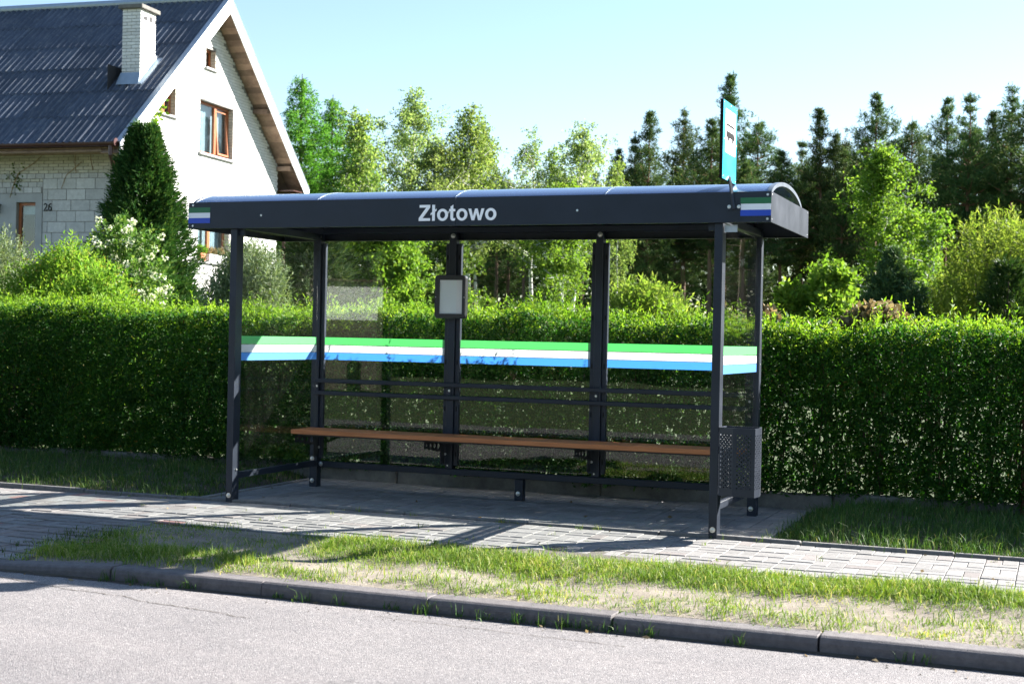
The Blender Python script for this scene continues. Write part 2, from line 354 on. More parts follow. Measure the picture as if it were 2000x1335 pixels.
def unit(v): return v/np.maximum(np.linalg.norm(v, axis=-1, keepdims=True), 1e-9)
class Leaves:
    def __init__(s, seed): s.g = np.random.default_rng(seed); s.P = []; s.D = []; s.L = []; s.W = []
    def add(s, P, D, L, W):
        P = np.asarray(P, float); n = len(P)
        s.P.append(P); s.D.append(unit(np.broadcast_to(np.asarray(D, float), (n, 3)).copy()))
        s.L.append(np.broadcast_to(np.asarray(L, float), (n,)).copy()); s.W.append(np.broadcast_to(np.asarray(W, float), (n,)).copy())
    def arrays(s, fold=0.25):
        P = np.concatenate(s.P); D = np.concatenate(s.D); L = np.concatenate(s.L)[:, None]; W = np.concatenate(s.W)[:, None]
        S = unit(np.cross(D, s.g.normal(size=D.shape))); U = np.cross(S, D); n = len(P)
        V = np.stack([P, P+D*L*.45+S*W*.5+U*W*fold, P+D*L, P+D*L*.45-S*W*.5+U*W*fold], 1).reshape(-1, 3)
        return V, np.arange(4*n).reshape(n, 4)
    def mesh(s, name, mat, fold=0.25):
        V, F = s.arrays(fold); return npmesh(name, V, [F], mat)
def rand_dirs(g, n): return unit(g.normal(size=(n, 3)))

def blades(seed, P, h, w, lean=0.5, heading=None):
    """curved tapering grass blades, 5 verts each"""
    g = np.random.default_rng(seed); n = len(P); a = g.uniform(0, 2*math.pi, n); t = g.uniform(0, 2*math.pi, n)
    ld = np.stack([np.cos(a), np.sin(a), np.zeros(n)], 1); sd = np.stack([np.cos(t), np.sin(t), np.zeros(n)], 1)
    h = np.broadcast_to(h, (n,))[:, None]; w = np.broadcast_to(w, (n,))[:, None]; le = (g.random((n, 1))**.85)*lean*.8
    up = np.array([0, 0, 1.]); mid = P+up*h*.55+ld*h*le*.35; tip = P+up*h*(1-le*.45)+ld*h*le*1.1
    V = np.stack([P-sd*w, P+sd*w, mid+sd*w*.8, mid-sd*w*.8, tip], 1).reshape(-1, 3)
    b = np.arange(n)*5
    return V, [np.stack([b, b+1, b+2, b+3], 1), np.stack([b+3, b+2, b+4], 1)]

# ================================================================== SETTING
# ------------------------------------------------------------------ ground
def gz(y):
    for (a, za), (b, zb) in zip(GP[:-1], GP[1:]):
        if a <= y <= b: return za+(zb-za)*(y-a)/(b-a)
    return GP[-1][1]
GP = [(-500, 0.5), (-40, 0.3), (-9.9, -0.05), (-9.3, -0.17), (-2.7, -0.17), (-2.6, -0.12), (2.0, -0.12), (2.2, -0.03), (60, 0.0), (160, 0.6), (1600, 3)]
mb = MB(); xs = [-1500, -200, -60, -20, 0, 20, 60, 200, 1500]
for i, (y, z) in enumerate(GP):
    for x in xs: mb.v.append((x, y, z))
nx = len(xs)
for i in range(len(GP)-1):
    for j in range(nx-1): mb.f.append((i*nx+j, i*nx+j+1, (i+1)*nx+j+1, (i+1)*nx+j))
tag(mb.build('ground', 'turf'), kind='structure')
# road: slightly crowned strip
mb = MB(); ys = [-9.2, -8, -6, -4.5, -3.4, -2.9, -2.72]; zs = [-0.12, -0.09, -0.06, -0.075, -0.10, -0.108, -0.115]
for y, z in zip(ys, zs):
    for x in (-120, -20, -4, 12, 30, 120): mb.v.append((x, y, z))
for i in range(len(ys)-1):
    for j in range(5): mb.f.append((i*6+j, i*6+j+1, (i+1)*6+j+1, (i+1)*6+j))
road = tag(mb.build('road', 'asphalt'), kind='structure')
def road_z(y): return float(np.interp(y, ys, zs))
def ribbon(pts, wd, z):
    mb = MB(); g = random.Random(3); v = []
    for i, (x, y) in enumerate(pts):
        q = wd*(0.4+g.random()); v += [(x, y-q, road_z(y-q)+z), (x, y+q, road_z(y+q)+z)]
    return mb.add(v, [(2*i, 2*i+2, 2*i+3, 2*i+1) for i in range(len(pts)-1)])
g0 = random.Random(5)
def wig(p0, p1, n, a):
    q = []; off = 0
    for i in range(n+1):
        t = i/n; off = off*0.8+g0.uniform(-a, a); q.append((p0[0]+(p1[0]-p0[0])*t, p0[1]+(p1[1]-p0[1])*t+off))
    return q
ribbon(wig((0.2, -2.98), (2.35, -3.36), 70, 0.014), 0.0035, 0.003).build('crack', 'dark_soil', road)
ribbon(wig((2.9, -3.02), (4.3, -3.10), 40, 0.008), 0.0025, 0.003).build('crack', 'dark_soil', road)
# strip of grit and silt along the kerb foot
mb = MB(); gg = random.Random(9); v = []
for i in range(120):
    x = -3+i*0.1; e = 0.035+0.03*gg.random()
    v += [(x, -2.775-e, road_z(-2.775-e)+0.004), (x, -2.76, road_z(-2.76)+0.008)]
mb.add(v, [(2*i, 2*i+2, 2*i+3, 2*i+1) for i in range(119)])
mb.build('silt', 'dark_soil', road)

# ------------------------------------------------------------------ kerb
kerb = tag(empty('kerb', (0, 0, 0)), kind='structure')
def kerb_mesh(z0, z1):
    mb = MB()
    prof = lambda z: [(-2.775, -0.2), (-2.775, z-0.035), (-2.768, z-0.012), (-2.75, z), (-2.625, z), (-2.625, -0.2)]
    a = [(0.004, y, z) for y, z in prof(z0)]; b = [(1.030, y, z) for y, z in prof(z1)]; n = len(a)
    mb.add(a+b, [tuple(range(n)), tuple(range(2*n-1, n-1, -1))]+[(i, n+i, n+(i+1) % n, (i+1) % n) for i in range(n)])
    return mb.mesh('kerb_stone', 'kerb_concrete', bevel=0.004)
kfull = kerb_mesh(-0.03, -0.03); kdrop = kerb_mesh(-0.085, -0.03); klow = kerb_mesh(-0.085, -0.085)
x = 1.03
for i in range(9): place('kerb_stone', kfull, kerb, (1.03+1.036*i, rnd.uniform(-.004, .004), rnd.uniform(-.004, .003)), (0, 0, rnd.uniform(-.003, .003)))
place('kerb_stone', kdrop, kerb, (-0.006, 0, 0))
for i in range(4): place('kerb_stone', klow, kerb, (-1.042-1.036*i, 0, 0))

# ------------------------------------------------------------------ pavers
def paver_mesh(lx, ly, mat):
    a, b = lx/2-.0018, ly/2-.0018; c = .0032; h = .05
    vs = [(-a, -b, -h), (a, -b, -h), (a, b, -h), (-a, b, -h), (-a, -b, -c), (a, -b, -c), (a, b, -c), (-a, b, -c),
          (-a+c, -b+c, 0), (a-c, -b+c, 0), (a-c, b-c, 0), (-a+c, b-c, 0)]
    fs = [(8, 9, 10, 11)]
    for i in range(4):
        j = (i+1) % 4; fs += [(i, j, 4+j, 4+i), (4+i, 4+j, 8+j, 8+i)]
    return MB().add(vs, fs), mat
def pave(parent, tiles, mats, nind=300, key=None, und=0.0):
    """tiles: (cx,cy,z,lx,ly,mat). the nearest to the walk's viewers single, the rest joined"""
    tiles.sort(key=key); cache = {}; rest = {}
    for i, (cx, cy, z, lx, ly, mt) in enumerate(tiles):
        dz = rnd.uniform(-.0025, .0025); rx, ry, rz = rnd.uniform(-.006, .006), rnd.uniform(-.006, .006), rnd.uniform(-.008, .008)
        kk = (lx, ly, mt)
        if kk not in cache: cache[kk] = paver_mesh(lx, ly, mt)[0]
        if i < nind:
            if not hasattr(cache[kk], 'me'): cache[kk].me = cache[kk].mesh('paver', mt)
            place('paver', cache[kk].me, parent, (cx, cy, z+dz), (rx, ry, rz))
        else:
            M = Matrix.LocRotScale(Vector((cx, cy, z+dz)), Matrix.Rotation(rz, 3, 'Z').to_quaternion(), None)
            rest.setdefault(mt, MB()).add([M @ Vector(p) for p in cache[kk].v], cache[kk].f)
    for mt, b in rest.items(): tag(b.build('paving', mt, parent), kind='stuff')
def wz(x, y): return 0.004*math.sin(1.3*x+0.6)+0.006*math.sin(0.7*x-2*y)+0.02*max(0, (-y-0.7))*-1.0
vd = lambda t: (t[0]-3.2)**2*0.9+(t[1]+1.5)**2*0.5
# basket weave of 20 x 10 cm stones
def basket(x0, x1, y0, y1, zf, mat, odd=0):
    T = []; nxc = int(round((x1-x0)/.2)); nyc = int(round((y1-y0)/.2))
    for i in range(nxc):
        for j in range(nyc):
            cx, cy = x0+.1+.2*i, y0+.1+.2*j
            if (i+j+odd) % 2 == 0:
                for s in (-.05, .05): T.append((cx, cy+s, zf(cx, cy+s), .2, .1, mat(cx, cy)))
            else:
                for s in (-.05, .05): T.append((cx+s, cy, zf(cx+s, cy), .1, .2, mat(cx, cy)))
    return T
walk = tag(MB().add([(-6, -1.2, -.014), (9, -1.2, -.014), (9, -.0, -.012), (-6, -.0, -.012)], [(0, 1, 2, 3)]).build('walkway', 'joint_sand'), kind='structure')
def wmat(x, y): return 'paver_red' if (x < 0.6 and rnd.random() < 0.018) else ('paver_pink' if rnd.random() < (0.35 if x < 0 else 0.08) else 'paver_grey')
pave(walk, basket(-5.0, 8.4, -1.205, -0.005, wz, wmat), None, 300, lambda t: (t[0]-3.4)**2+0.2*t[1]**2)
# concrete edging between walkway and slab / lawns
e_me = MB().box(0.004, 0.996, 0.0, 0.05, -0.1, 0.028).mesh('edging_stone', 'edging_concrete', bevel=0.006)
for i in range(14):
    place('edging_stone', e_me, walk, (-5.4+i*1.0, rnd.uniform(0, .008), rnd.uniform(-.012, .004)), (rnd.uniform(-.02, .02), rnd.uniform(-.004, .004), rnd.uniform(-.006, .006)))
# slab under the shelter
slab = tag(MB().add([(-.4, .06, -.012), (4.5, .06, -.012), (4.5, 2.04, -.012), (-.4, 2.04, -.012)], [(0, 1, 2, 3)]).build('shelter_pavement', 'joint_sand'), kind='structure')
pave(slab, basket(-.3, 4.3, .064, 2.064, lambda x, y: 0.003*math.sin(2*x+y), lambda x, y: 'paver_grey', 1), None, 300, lambda t: t[1]+0.0*t[0])
for sx in (-.355, 4.305):
    for i in range(2): box('edging_stone', 'paver_grey', slab, sx, sx+.05, .066+i*.99, .066+i*.99+.984, -.1, .012, 0.005)
# driveway crossing on the left
drive = tag(MB().add([(-6, -2.62, -.09), (0.55, -2.62, -.09), (0.55, -1.21, -.016), (-6, -1.21, -.016)], [(0, 1, 2, 3)]).build('driveway', 'joint_sand'), kind='structure')
def dz(x, y): return -0.006-0.07*max(0, (-y-1.2))/1.4
T = [t for t in basket(-4.2, 0.6, -2.61, -1.21, dz, lambda x, y: 'paver_red' if rnd.random() < .03 else ('paver_pink' if rnd.random() < .6 else 'paver_grey')) if t[0] < 0.28+0.22*math.sin(t[1]*2.0)]
pave(drive, T, None, 300, lambda t: -t[0])

# ------------------------------------------------------------------ verge
def vz(x, y):
    t = (y+2.62)/1.42; e = min(1, max(0, min(t, 1-t)*7))
    dk = 0.056*max(0, min(1, (1.03-x)/1.03))*max(0, 1-t*1.3)
    return -0.034-dk+0.018*t+e*(0.012+0.018*math.sin(2.1*x+3*y)*math.sin(1.7*x-1.1)+0.010*math.sin(5.3*x+2*y)*math.sin(4*y)-0.018*math.exp(-((y+1.95)/0.2)**2))
mb = MB(); NX, NY = 110, 18
for j in range(NY+1):
    for i in range(NX+1):
        x = 0.18+i*0.08; y = -2.622+j*(1.415/NY); 
        if i == 0: x += 0.2*math.sin(y*2.0)
        z = vz(x, y)
        mb.v.append((x, y, z))
for j in range(NY):
    for i in range(NX): mb.f.append((j*(NX+1)+i, j*(NX+1)+i+1, (j+1)*(NX+1)+i+1, (j+1)*(NX+1)+i))
verge = tag(mb.build('verge', 'sand_soil', smooth=True), kind='structure')

# ------------------------------------------------------------------ lawns either side
def lawn(name, x0, x1):
    mb = MB(); n, k = int((x1-x0)/.15), 14
    for j in range(k+1):
        for i in range(n+1):
            x = x0+(x1-x0)*i/n; y = .055+(2.06-.055)*j/k
            mb.v.append((x, y, lz(x, y) if 0 < j else -0.02))
    for j in range(k):
        for i in range(n): mb.f.append((j*(n+1)+i, j*(n+1)+i+1, (j+1)*(n+1)+i+1, (j+1)*(n+1)+i))
    return tag(mb.build(name, 'dark_soil', smooth=True), kind='structure')
def lz(x, y): return -0.02+min(1, max(0, -.36-x, x-4.36)/.35)*(0.02+_lz(x, y))
def _lz(x, y): return 0.0+0.035*min(1, y/0.6)+0.04*max(0, (y-.5)/1.5)+0.012*math.sin(3*x+2*y)*math.sin(2.3*y-x)
lawn('lawn_left', -9, -.36); lawn('lawn_right', 4.36, 10)

# ================================================================== BUS SHELTER
W, D, H = 3.9555, 1.3666, 2.2
sh = tag(empty('bus_shelter', (1.98, 0.7, 0)), 'anthracite bus shelter with glass walls, curved roof and place name on fascia', 'bus shelter')
def P(o):  # keep world coordinates under the shelter's empty
    o.matrix_parent_inverse = Matrix.Translation((-1.98, -0.7, 0)); return o
def sbox(name, x0, x1, y0, y1, z0, z1, bevel=0.003, mat='anthracite', parent=None):
    o = box(name, mat, parent or sh, x0, x1, y0, y1, z0, z1, bevel)
    return P(o) if parent is None else o
# front posts
for x0 in (0.0, W):
    o = sbox('post', x0, x0+.06, 0.0, .10, .0, H-.002)
    bolt(o, (x0+.03, 0, .06), (0, -1, 0), .014)
    box('base_sleeve', 'plinth_concrete', o, x0+.004, x0+.056, .004, .096, -.03, -.001)
    sx = x0+.06 if x0 == 0 else x0
    d = 1 if x0 == 0 else -1
    box('gusset', 'anthracite', o, *(sorted((sx, sx+d*.05))), .03, .05, H-.05, H-.003)
bolt(sh.children[0], (.06, .055, .262), (0.3, 0, 1), .008)
# rear corner posts + feet
for x0 in (-.0193, W-.0193):
    o = sbox('rear_post', x0, x0+.075, D, D+.08, 0, H+.06)
    bolt(o, (x0+.03, D, .06), (0, -1, 0), .014)
    bolt(o, (x0+.028, D, .255), (0, -1, 0), .014)
    for zz in (.5, .85, 1.2, 1.55, 1.9):
        bolt(o, (x0+.0755, D+.04, zz), (1, 0, 0), .004, .003)
    in0 = x0 < 1
    if in0: box('glazing_flange', 'anthracite', o, x0+.078, x0+.112, D+.022, D+.058, .26, H-.02, .002)
    else: box('glazing_flange', 'anthracite', o, x0-.037, x0-.003, D+.022, D+.058, .26, H-.02, .002)
    bolt(o, (x0+(.06 if in0 else .015), D, 2.235), (0, -1, 0), .012)
# two middle rear posts with flanges either side
for xc in (1.347, 2.672):
    o = sbox('rear_post', xc-.035, xc+.03, D, D+.07, .236, H+.06)
    for a, b in ((xc-.072, xc-.038), (xc+.033, xc+.071)):
        fl = box('glazing_flange', 'anthracite', o, a, b, D+.02, D+.06, .262, H-.03, .002)
        for zz in (.36, .75, 1.15, 1.55, 2.05):
            box('slot', 'sign_black', fl, (a+b)/2-.004, (a+b)/2+.004, D+.0165, D+.0185, zz-.02, zz+.02)
    bolt(o, (xc, D, 2.235), (0, -1, 0), .015); bolt(o, (xc-.012, D, .262), (0, -1, 0), .005, .004)
# feet and beams
o = sbox('foot', W/2-.0193, W/2+.055, D, D+.07, 0, .178); bolt(o, (W/2+.015, D, .06), (0, -1, 0), .014)
sbox('bottom_beam', .0585, W-.0225, D+.004, D+.066, .182, .234)
bolt(sh.children[-1], (.095, D+.004, .212), (0, -1, 0), .014)
sbox('bottom_beam', .008, .052, .103, D-.003, .190, .240)
sbox('bottom_beam', W+.008, W+.052, .103, D-.003, .190, .240)
sbox('top_beam', .0585, W-.0225, D+.004, D+.066, 2.262, 2.31)
sbox('top_beam', .006, .054, .104, D-.003, 2.205, 2.262)
sbox('top_beam', W+.006, W+.054, .104, D-.003, 2.205, 2.262)
sbox('maker_plate', W+.064, W+.155, .03, .033, H-.062, H-.012, 0, 'silver_trim')
# fascias
FX0, FX1, FY0, FY1, FZ = -.3825, W+.3994, -.0313, 1.466, 2.411
xm = 1.988
f1 = sbox('fascia', FX0, xm-.001, FY0, FY0+.004, H, FZ, .001)
f2 = sbox('fascia', xm+.001, FX1, FY0, FY0+.004, H, FZ, .001)
rf = sbox('fascia', FX0, FX1, FY1-.004, FY1, H, FZ, .001)
for fx, s in ((FX0, 1), (FX1, -1)):
    o = sbox('side_fascia', *(sorted((fx, fx+s*.004))), FY0+.005, FY1-.005, H, FZ, .001)
    for yy in (.0, 1.42):
        for zz in (H+.02, FZ-.02): bolt(o, (fx, yy, zz), (-s, 0, 0), .004, .003)
# fascia bottom returns (folded sheet lips)
sbox('fascia_lip', FX0+.006, FX1-.006, FY0+.005, FY0+.045, H+.001, H+.004, 0)
sbox('fascia_lip', FX0+.006, FX1-.006, FY1-.045, FY1-.005, H+.001, H+.004, 0)
for xx, fo in ((-.34, f1), (.30, f1), (1.93, f1), (2.95, f2), (4.33, f2)):
    for zz in ((H+.022, FZ-.022) if xx in (-.34, 4.33) else (H+.10,)): bolt(fo, (xx, FY0, zz), (0, -1, 0), .006, .003)
# beams across under the roof
for xx in (.0, 1.315, 2.64, W):
    sbox('roof_bearer', xx+.006, xx+.054, FY0+.05, FY1-.05, 2.312, 2.372)
# arched roof: ribs and sheets
def arch(y): # height of the barrel over the fascias
    t = (y-(-.02))/1.20
    return 2.392+0.128*(1-(2*t-1)**2)**0.62 if 0 <= t <= 1 else 2.392
ya = [-.02+1.20*(1-math.cos(math.pi*i/22))/2 for i in range(23)]
xs4 = [FX0+.03, .79, 1.97, 3.15, FX1-.006]
for a, b in zip(xs4[:-1], xs4[1:]):
    mb = MB(); n = len(ya)
    for x in (a+.003, b-.003):
        for y in ya: mb.v.append((x, y, arch(y)))
    for x in (a+.003, b-.003):
        for y in ya: mb.v.append((x, y, arch(y)-.008))
    for i in range(n-1): mb.f += [(i, n+i, n+i+1, i+1), (2*n+i, 2*n+i+1, 3*n+i+1, 3*n+i)]
    P(mb.build('roof_sheet', 'roof_sheet', sh, smooth=True))
for x in xs4:
    mb = MB(); n = len(ya); end = x in (xs4[0], xs4[-1]); wd = .026 if end else .008
    xa, xb = (x-.0, x+wd) if x == xs4[0] else ((x-wd, x+.004) if end else (x-wd/2, x+wd/2))
    for q in (xa, xb):
        for y in ya: mb.v.append((q, y, arch(y)+(.006 if end else .003)))
    for q in (xa, xb):
        for y in ya: mb.v.append((q, y, arch(y)+.0015-(.024 if end else 0)))
    for i in range(n-1):
        mb.f += [(i, n+i, n+i+1, i+1), (2*n+i, 2*n+i+1, 3*n+i+1, 3*n+i), (i, i+1, 2*n+i+1, 2*n+i), (n+i, 3*n+i, 3*n+i+1, n+i+1)]
    P(mb.build('roof_rib', 'rib_grey' if end else 'flashing', sh, smooth=False))
sbox('gutter_plate', FX0+.01, FX1-.01, 1.185, FY1-.006, 2.385, 2.39, 0)
# glazing with green/white/blue film bands
bands = (('green_band', 'film_green', 1.2755, 1.3405), ('white_band', 'film_white', 1.2085, 1.2705), ('blue_band', 'film_blue', 1.1415, 1.2045))
def pane(x0, x1, y0, y1, z0, z1, axis):
    o = sbox('glass_pane', x0, x1, y0, y1, z0, z1, 0, 'pane_glass')
    for n, mt, a, b in bands:
        if axis == 'y': box(n, mt, o, x0+.004, x1-.004, y0-.0025, y0-.0015, a, b)
        else: box(n, mt, o, x1+.0015, x1+.0025, y0+.004, y1-.004, a, b)
    return o
yg = D+.036
for a, b in ((.092, 1.277), (1.417, 2.602), (2.742, W-.055)): pane(a, b, yg, yg+.008, .25, 2.205, 'y')
pane(.026, .034, .107, D-.006, .255, 2.195, 'x')
pane(W+.026, W+.034, .107, D-.006, .255, 2.195, 'x')
# white glazing clips on the side wall's edge
for x in (.034, W+.034): pass
# rails
for z0 in (.936, .828): sbox('rail', .028, W+.02, D-.032, D-.012, z0, z0+.036, .004)
for xx in (.035, 1.33, 2.655, 3.93):
    o = sbox('rail_bracket', xx, xx+.025, D-.010, D-.001, .84, .96, .001)
    bolt(o, (xx+.0125, D-.0105, .905), (0, -1, 0), .007, .005)
# bench
bench = P(MB().box(.06, 3.92, 1.02, 1.06, .484, .498).box(.06, 3.92, 1.22, 1.26, .484, .498).build('bench', 'dark_metal', sh))
for i, (a, b) in enumerate(((.945, 1.055), (1.065, 1.175), (1.185, 1.295))): box('plank', 'bench_wood', bench, .03, 3.945, a, b, .502, .540, .005, 2)
def cellhole(mb, c, su, sv, ru, rv, fn, d0, d1, k=12):
    """square cell with an elliptic hole, both faces and hole wall"""
    cu, cv = c; outer = []; inner = []
    for i in range(k):
        t = 2*math.pi*(i+.5)/k; a, b = math.cos(t), math.sin(t); q = 1/max(abs(a), abs(b))
        inner.append((cu+ru*a, cv+rv*b)); outer.append((cu+su*a*q, cv+sv*b*q))
    # snap corners
    for i, (u, v) in enumerate(outer):
        pass
    cor = [(cu+su, cv+sv), (cu-su, cv+sv), (cu-su, cv-sv), (cu+su, cv-sv)]
    for q in cor:
        i = min(range(k), key=lambda i: (outer[i][0]-q[0])**2+(outer[i][1]-q[1])**2); outer[i] = q
    base = len(mb.v)
    for d in (d0, d1):
        mb.v += [fn(u, v, d) for u, v in outer]+[fn(u, v, d) for u, v in inner]
    for i in range(k):
        j = (i+1) % k
        mb.f += [(base+i, base+k+i, base+k+j, base+j), (base+2*k+i, base+2*k+j, base+3*k+j, base+3*k+i), (base+k+i, base+3*k+i, base+3*k+j, base+k+j)]
for xx in (.062, 1.300, 2.625, 3.90):
    mb = MB(); fn = lambda u, v, d, xx=xx: (xx+d, u, v)
    for i, hh in enumerate((.028, .034, .040, .046)):
        yc = 1.005+i*.08
        cellhole(mb, (yc, .483-hh), .04, hh, .014+.004*i, .012+.005*i, fn, 0, .005)
    mb.box(xx, xx+.005, 1.285, D-.001, .28, .483); mb.box(xx-.02, xx+.03, .965, 1.285, .4835, .4838)
    br = mb.build('bracket', 'dark_metal', bench)
    bolt(br, (xx+.012, D-.001, .36), (0, -1, 0), .008, .006)
# lettering
em = .168; cap = .716*em
def lfn(x0): return lambda a, b, d: (x0+a*em, FY0-.0005-d, 2.238+b*em)
def ring(mb, cx, cy, ro, so, ri, si, fn, d0, d1, k=28):
    b = len(mb.v)
    for d in (d0, d1):
        for (ra, rb) in ((ro, so), (ri, si)):
            for i in range(k):
                t = 2*math.pi*i/k; mb.v.append(fn(cx+ra*math.cos(t), cy+rb*math.sin(t), d))
    for i in range(k):
        j = (i+1) % k
        mb.f += [(b+i, b+k+i, b+k+j, b+j), (b+2*k+i, b+2*k+j, b+3*k+j, b+3*k+i), (b+i, b+j, b+2*k+j, b+2*k+i), (b+k+i, b+3*k+i, b+3*k+j, b+k+j)]
LET = {
 'Z': (.611, [[(.02, 0), (.585, 0), (.585, .12), (.205, .12), (.575, .595), (.575, .716), (.055, .716), (.055, .596), (.385, .596), (.02, .125)]]),
 'l': (.278, [[(.07, 0), (.207, 0), (.207, .716), (.07, .716)], [(-.005, .245), (.07, .30), (.207, .40), (.285, .455), (.285, .545), (.207, .49), (.07, .39), (-.005, .335)]]),
 't': (.333, [[(.31, .012), (.32, .115), (.255, .10), (.217, .115), (.215, .16), (.215, .41), (.31, .41), (.31, .519), (.215, .519), (.215, .702), (.078, .622), (.078, .519), (.015, .519), (.015, .41), (.078, .41), (.078, .15), (.09, .06), (.14, .003), (.215, -.012), (.275, -.005)]]),
 'w': (.778, [[(.165, 0), (.295, 0), (.389, .325), (.483, 0), (.613, 0), (.775, .519), (.637, .519), (.548, .175), (.452, .519), (.327, .519), (.231, .175), (.141, .519), (.003, .519)]]),
}
cx = 1.682
for ch in 'Zlotowo':
    fn = lfn(cx); mb = MB()
    if ch == 'o': ring(mb, .305, .26, .268, .272, .128, .155, fn, .0002, .003); wdt = .611
    else:
        wdt, polys = LET[ch]
        for q, pl in enumerate(polys): mb.prism(pl, fn, .0002, .003+q*.0006)
    mb.build('letter', 'letter_white', f1 if cx < 1.95 else f2); cx += wdt*em
# flag decals
for x0, x1, fo in ((FX0+.001, -.176, f1), (4.142, FX1-.001, f2)):
    for n, mt, a, b in (('green_decal', 'flag_green', 2.3275, 2.3695), ('white_decal', 'flag_white', 2.2855, 2.3270), ('blue_decal', 'flag_blue', 2.2435, 2.2850)):
        box(n, mt, fo, x0, x1, FY0-.0022, FY0-.0008, a, b)

# ------------------------------------------------------------------ bus stop sign
sg = tag(empty('bus_stop_sign', (4.09, -.05, 2.3)), 'teal and white bus stop sign on slanted arm above shelter roof edge', 'sign')
def S(o): o.matrix_parent_inverse = Matrix.Translation((-4.09, .05, -2.3)); return o
sy0, sy1, sz0, sz1 = -.215, .215, 2.485, 3.03
pl = S(box('plate', 'sign_black', sg, 4.030, 4.049, sy0, sy1, sz0, sz1, .002))
tl = box('face', 'teal_sign', pl, 4.0495, 4.0515, sy0+.004, sy1-.004, sz0+.004, sz1-.004)
wy0, wy1, wz0, wz1 = -.145, .165, 2.675, 2.975
wh = box('white_field', 'sign_white', pl, 4.052, 4.0528, wy0, wy1, wz0, wz1)
fn = lambda a, b, d: (4.0530+d, wy0+a*(wy1-wy0), wz0+b*(wz1-wz0))
mb = MB()
mb.prism([(.08, .625), (.86, .625), (.86, .675), (.08, .675)], fn, 0, .0006)
for a in (.08, .45, .81): mb.prism([(a, .50), (a+.03, .50), (a+.03, .63), (a, .63)], fn, 0, .0004)
mb.prism([(.08, .36), (.93, .36), (.93, .46), (.84, .48), (.82, .505), (.08, .505)], fn, 0, .0006)
for a in (.27, .72):
    pts = [(a+.085*math.cos(t), .365+.10*math.sin(t)) for t in [math.pi*i/8 for i in range(8, 17)]]
    mb.prism(pts, fn, 0, .0008)
mb.build('bus_pictogram', 'sign_black', pl)
for yy in (sy0+.02, 0, sy1-.02):
    for zz in (sz0+.02, (sz0+sz1)/2, sz1-.02):
        if yy == 0 and zz == (sz0+sz1)/2: continue
        bolt(pl, (4.0516, yy, zz), (1, 0, 0), .0035, .003)
mb = MB(); mb.tube([(4.098, -.048, 2.292), (4.066, -.028, 2.48), (4.050, -.0, 2.52)], .012, 4)
S(mb.build('arm', 'anthracite', sg))
o = S(box('bracket', 'anthracite', sg, 4.05, 4.145, -.0385, -.0335, 2.285, 2.335, .001))
for xx in (4.064, 4.132): bolt(o, (xx, -.0385, 2.308), (0, -1, 0), .009, .005)

# ------------------------------------------------------------------ timetable case
tt = tag(empty('timetable_case', (1.375, 1.3, 1.52)), 'black framed timetable case with blank paper on the shelter post', 'notice board')
def TT(o): o.matrix_parent_inverse = Matrix.Translation((-1.375, -1.3, -1.52)); return o
def rrect(x0, x1, z0, z1, r, k=6):
    q = []
    for cx_, cz_, a0 in ((x1-r, z1-r, 0), (x0+r, z1-r, 90), (x0+r, z0+r, 180), (x1-r, z0+r, 270)):
        for i in range(k+1):
            t = R(a0+90*i/k); q.append((cx_+r*math.cos(t), cz_+r*math.sin(t)))
    return q
tx0, tx1, tz0, tz1 = 1.231, 1.521, 1.524, 1.893
oo = rrect(tx0, tx1, tz0, tz1, .03); ii = rrect(tx0+.045, tx1-.032, tz0+.04, tz1-.042, .002)
mb = MB(); n = len(oo); y0, y1 = 1.255, 1.305
mb.v += [(a, y0+.008, b) for a, b in oo]+[(a, y0, b) for a, b in [(q[0]+(1.376-q[0])*.03, q[1]+(1.708-q[1])*.03) for q in oo]]+[(a, y0, b) for a, b in ii]+[(a, y0+.012, b) for a, b in ii]+[(a, y1, b) for a, b in oo]
for i in range(n):
    j = (i+1) % n
    mb.f += [(i, j, n+j, n+i), (n+i, n+j, 2*n+j, 2*n+i), (2*n+i, 2*n+j, 3*n+j, 3*n+i), (4*n+i, 4*n+j, j, i)]
mb.f.append(tuple(range(4*n, 5*n)))
fr = TT(mb.build('frame', 'black_plastic', tt))
for xx in (tx0+.012, tx1-.012): bolt(fr, (xx, y0+.003, 1.705), (0, -1, 0), .005, .004)
TT(box('paper_sheet', 'paper', tt, tx0+.045, 1.432, y0+.013, y0+.0136, tz0+.04, tz1-.042))
TT(box('paper_sheet', 'paper_pink', tt, 1.4325, tx1-.032, y0+.0125, y0+.0131, tz0+.04, tz1-.042))
TT(box('cover', 'pane_glass', tt, tx0+.046, tx1-.033, y0+.006, y0+.008, tz0+.041, tz1-.043))
TT(box('mount', 'dark_metal', tt, 1.33, 1.42, 1.306, 1.3655, 1.6, 1.82))

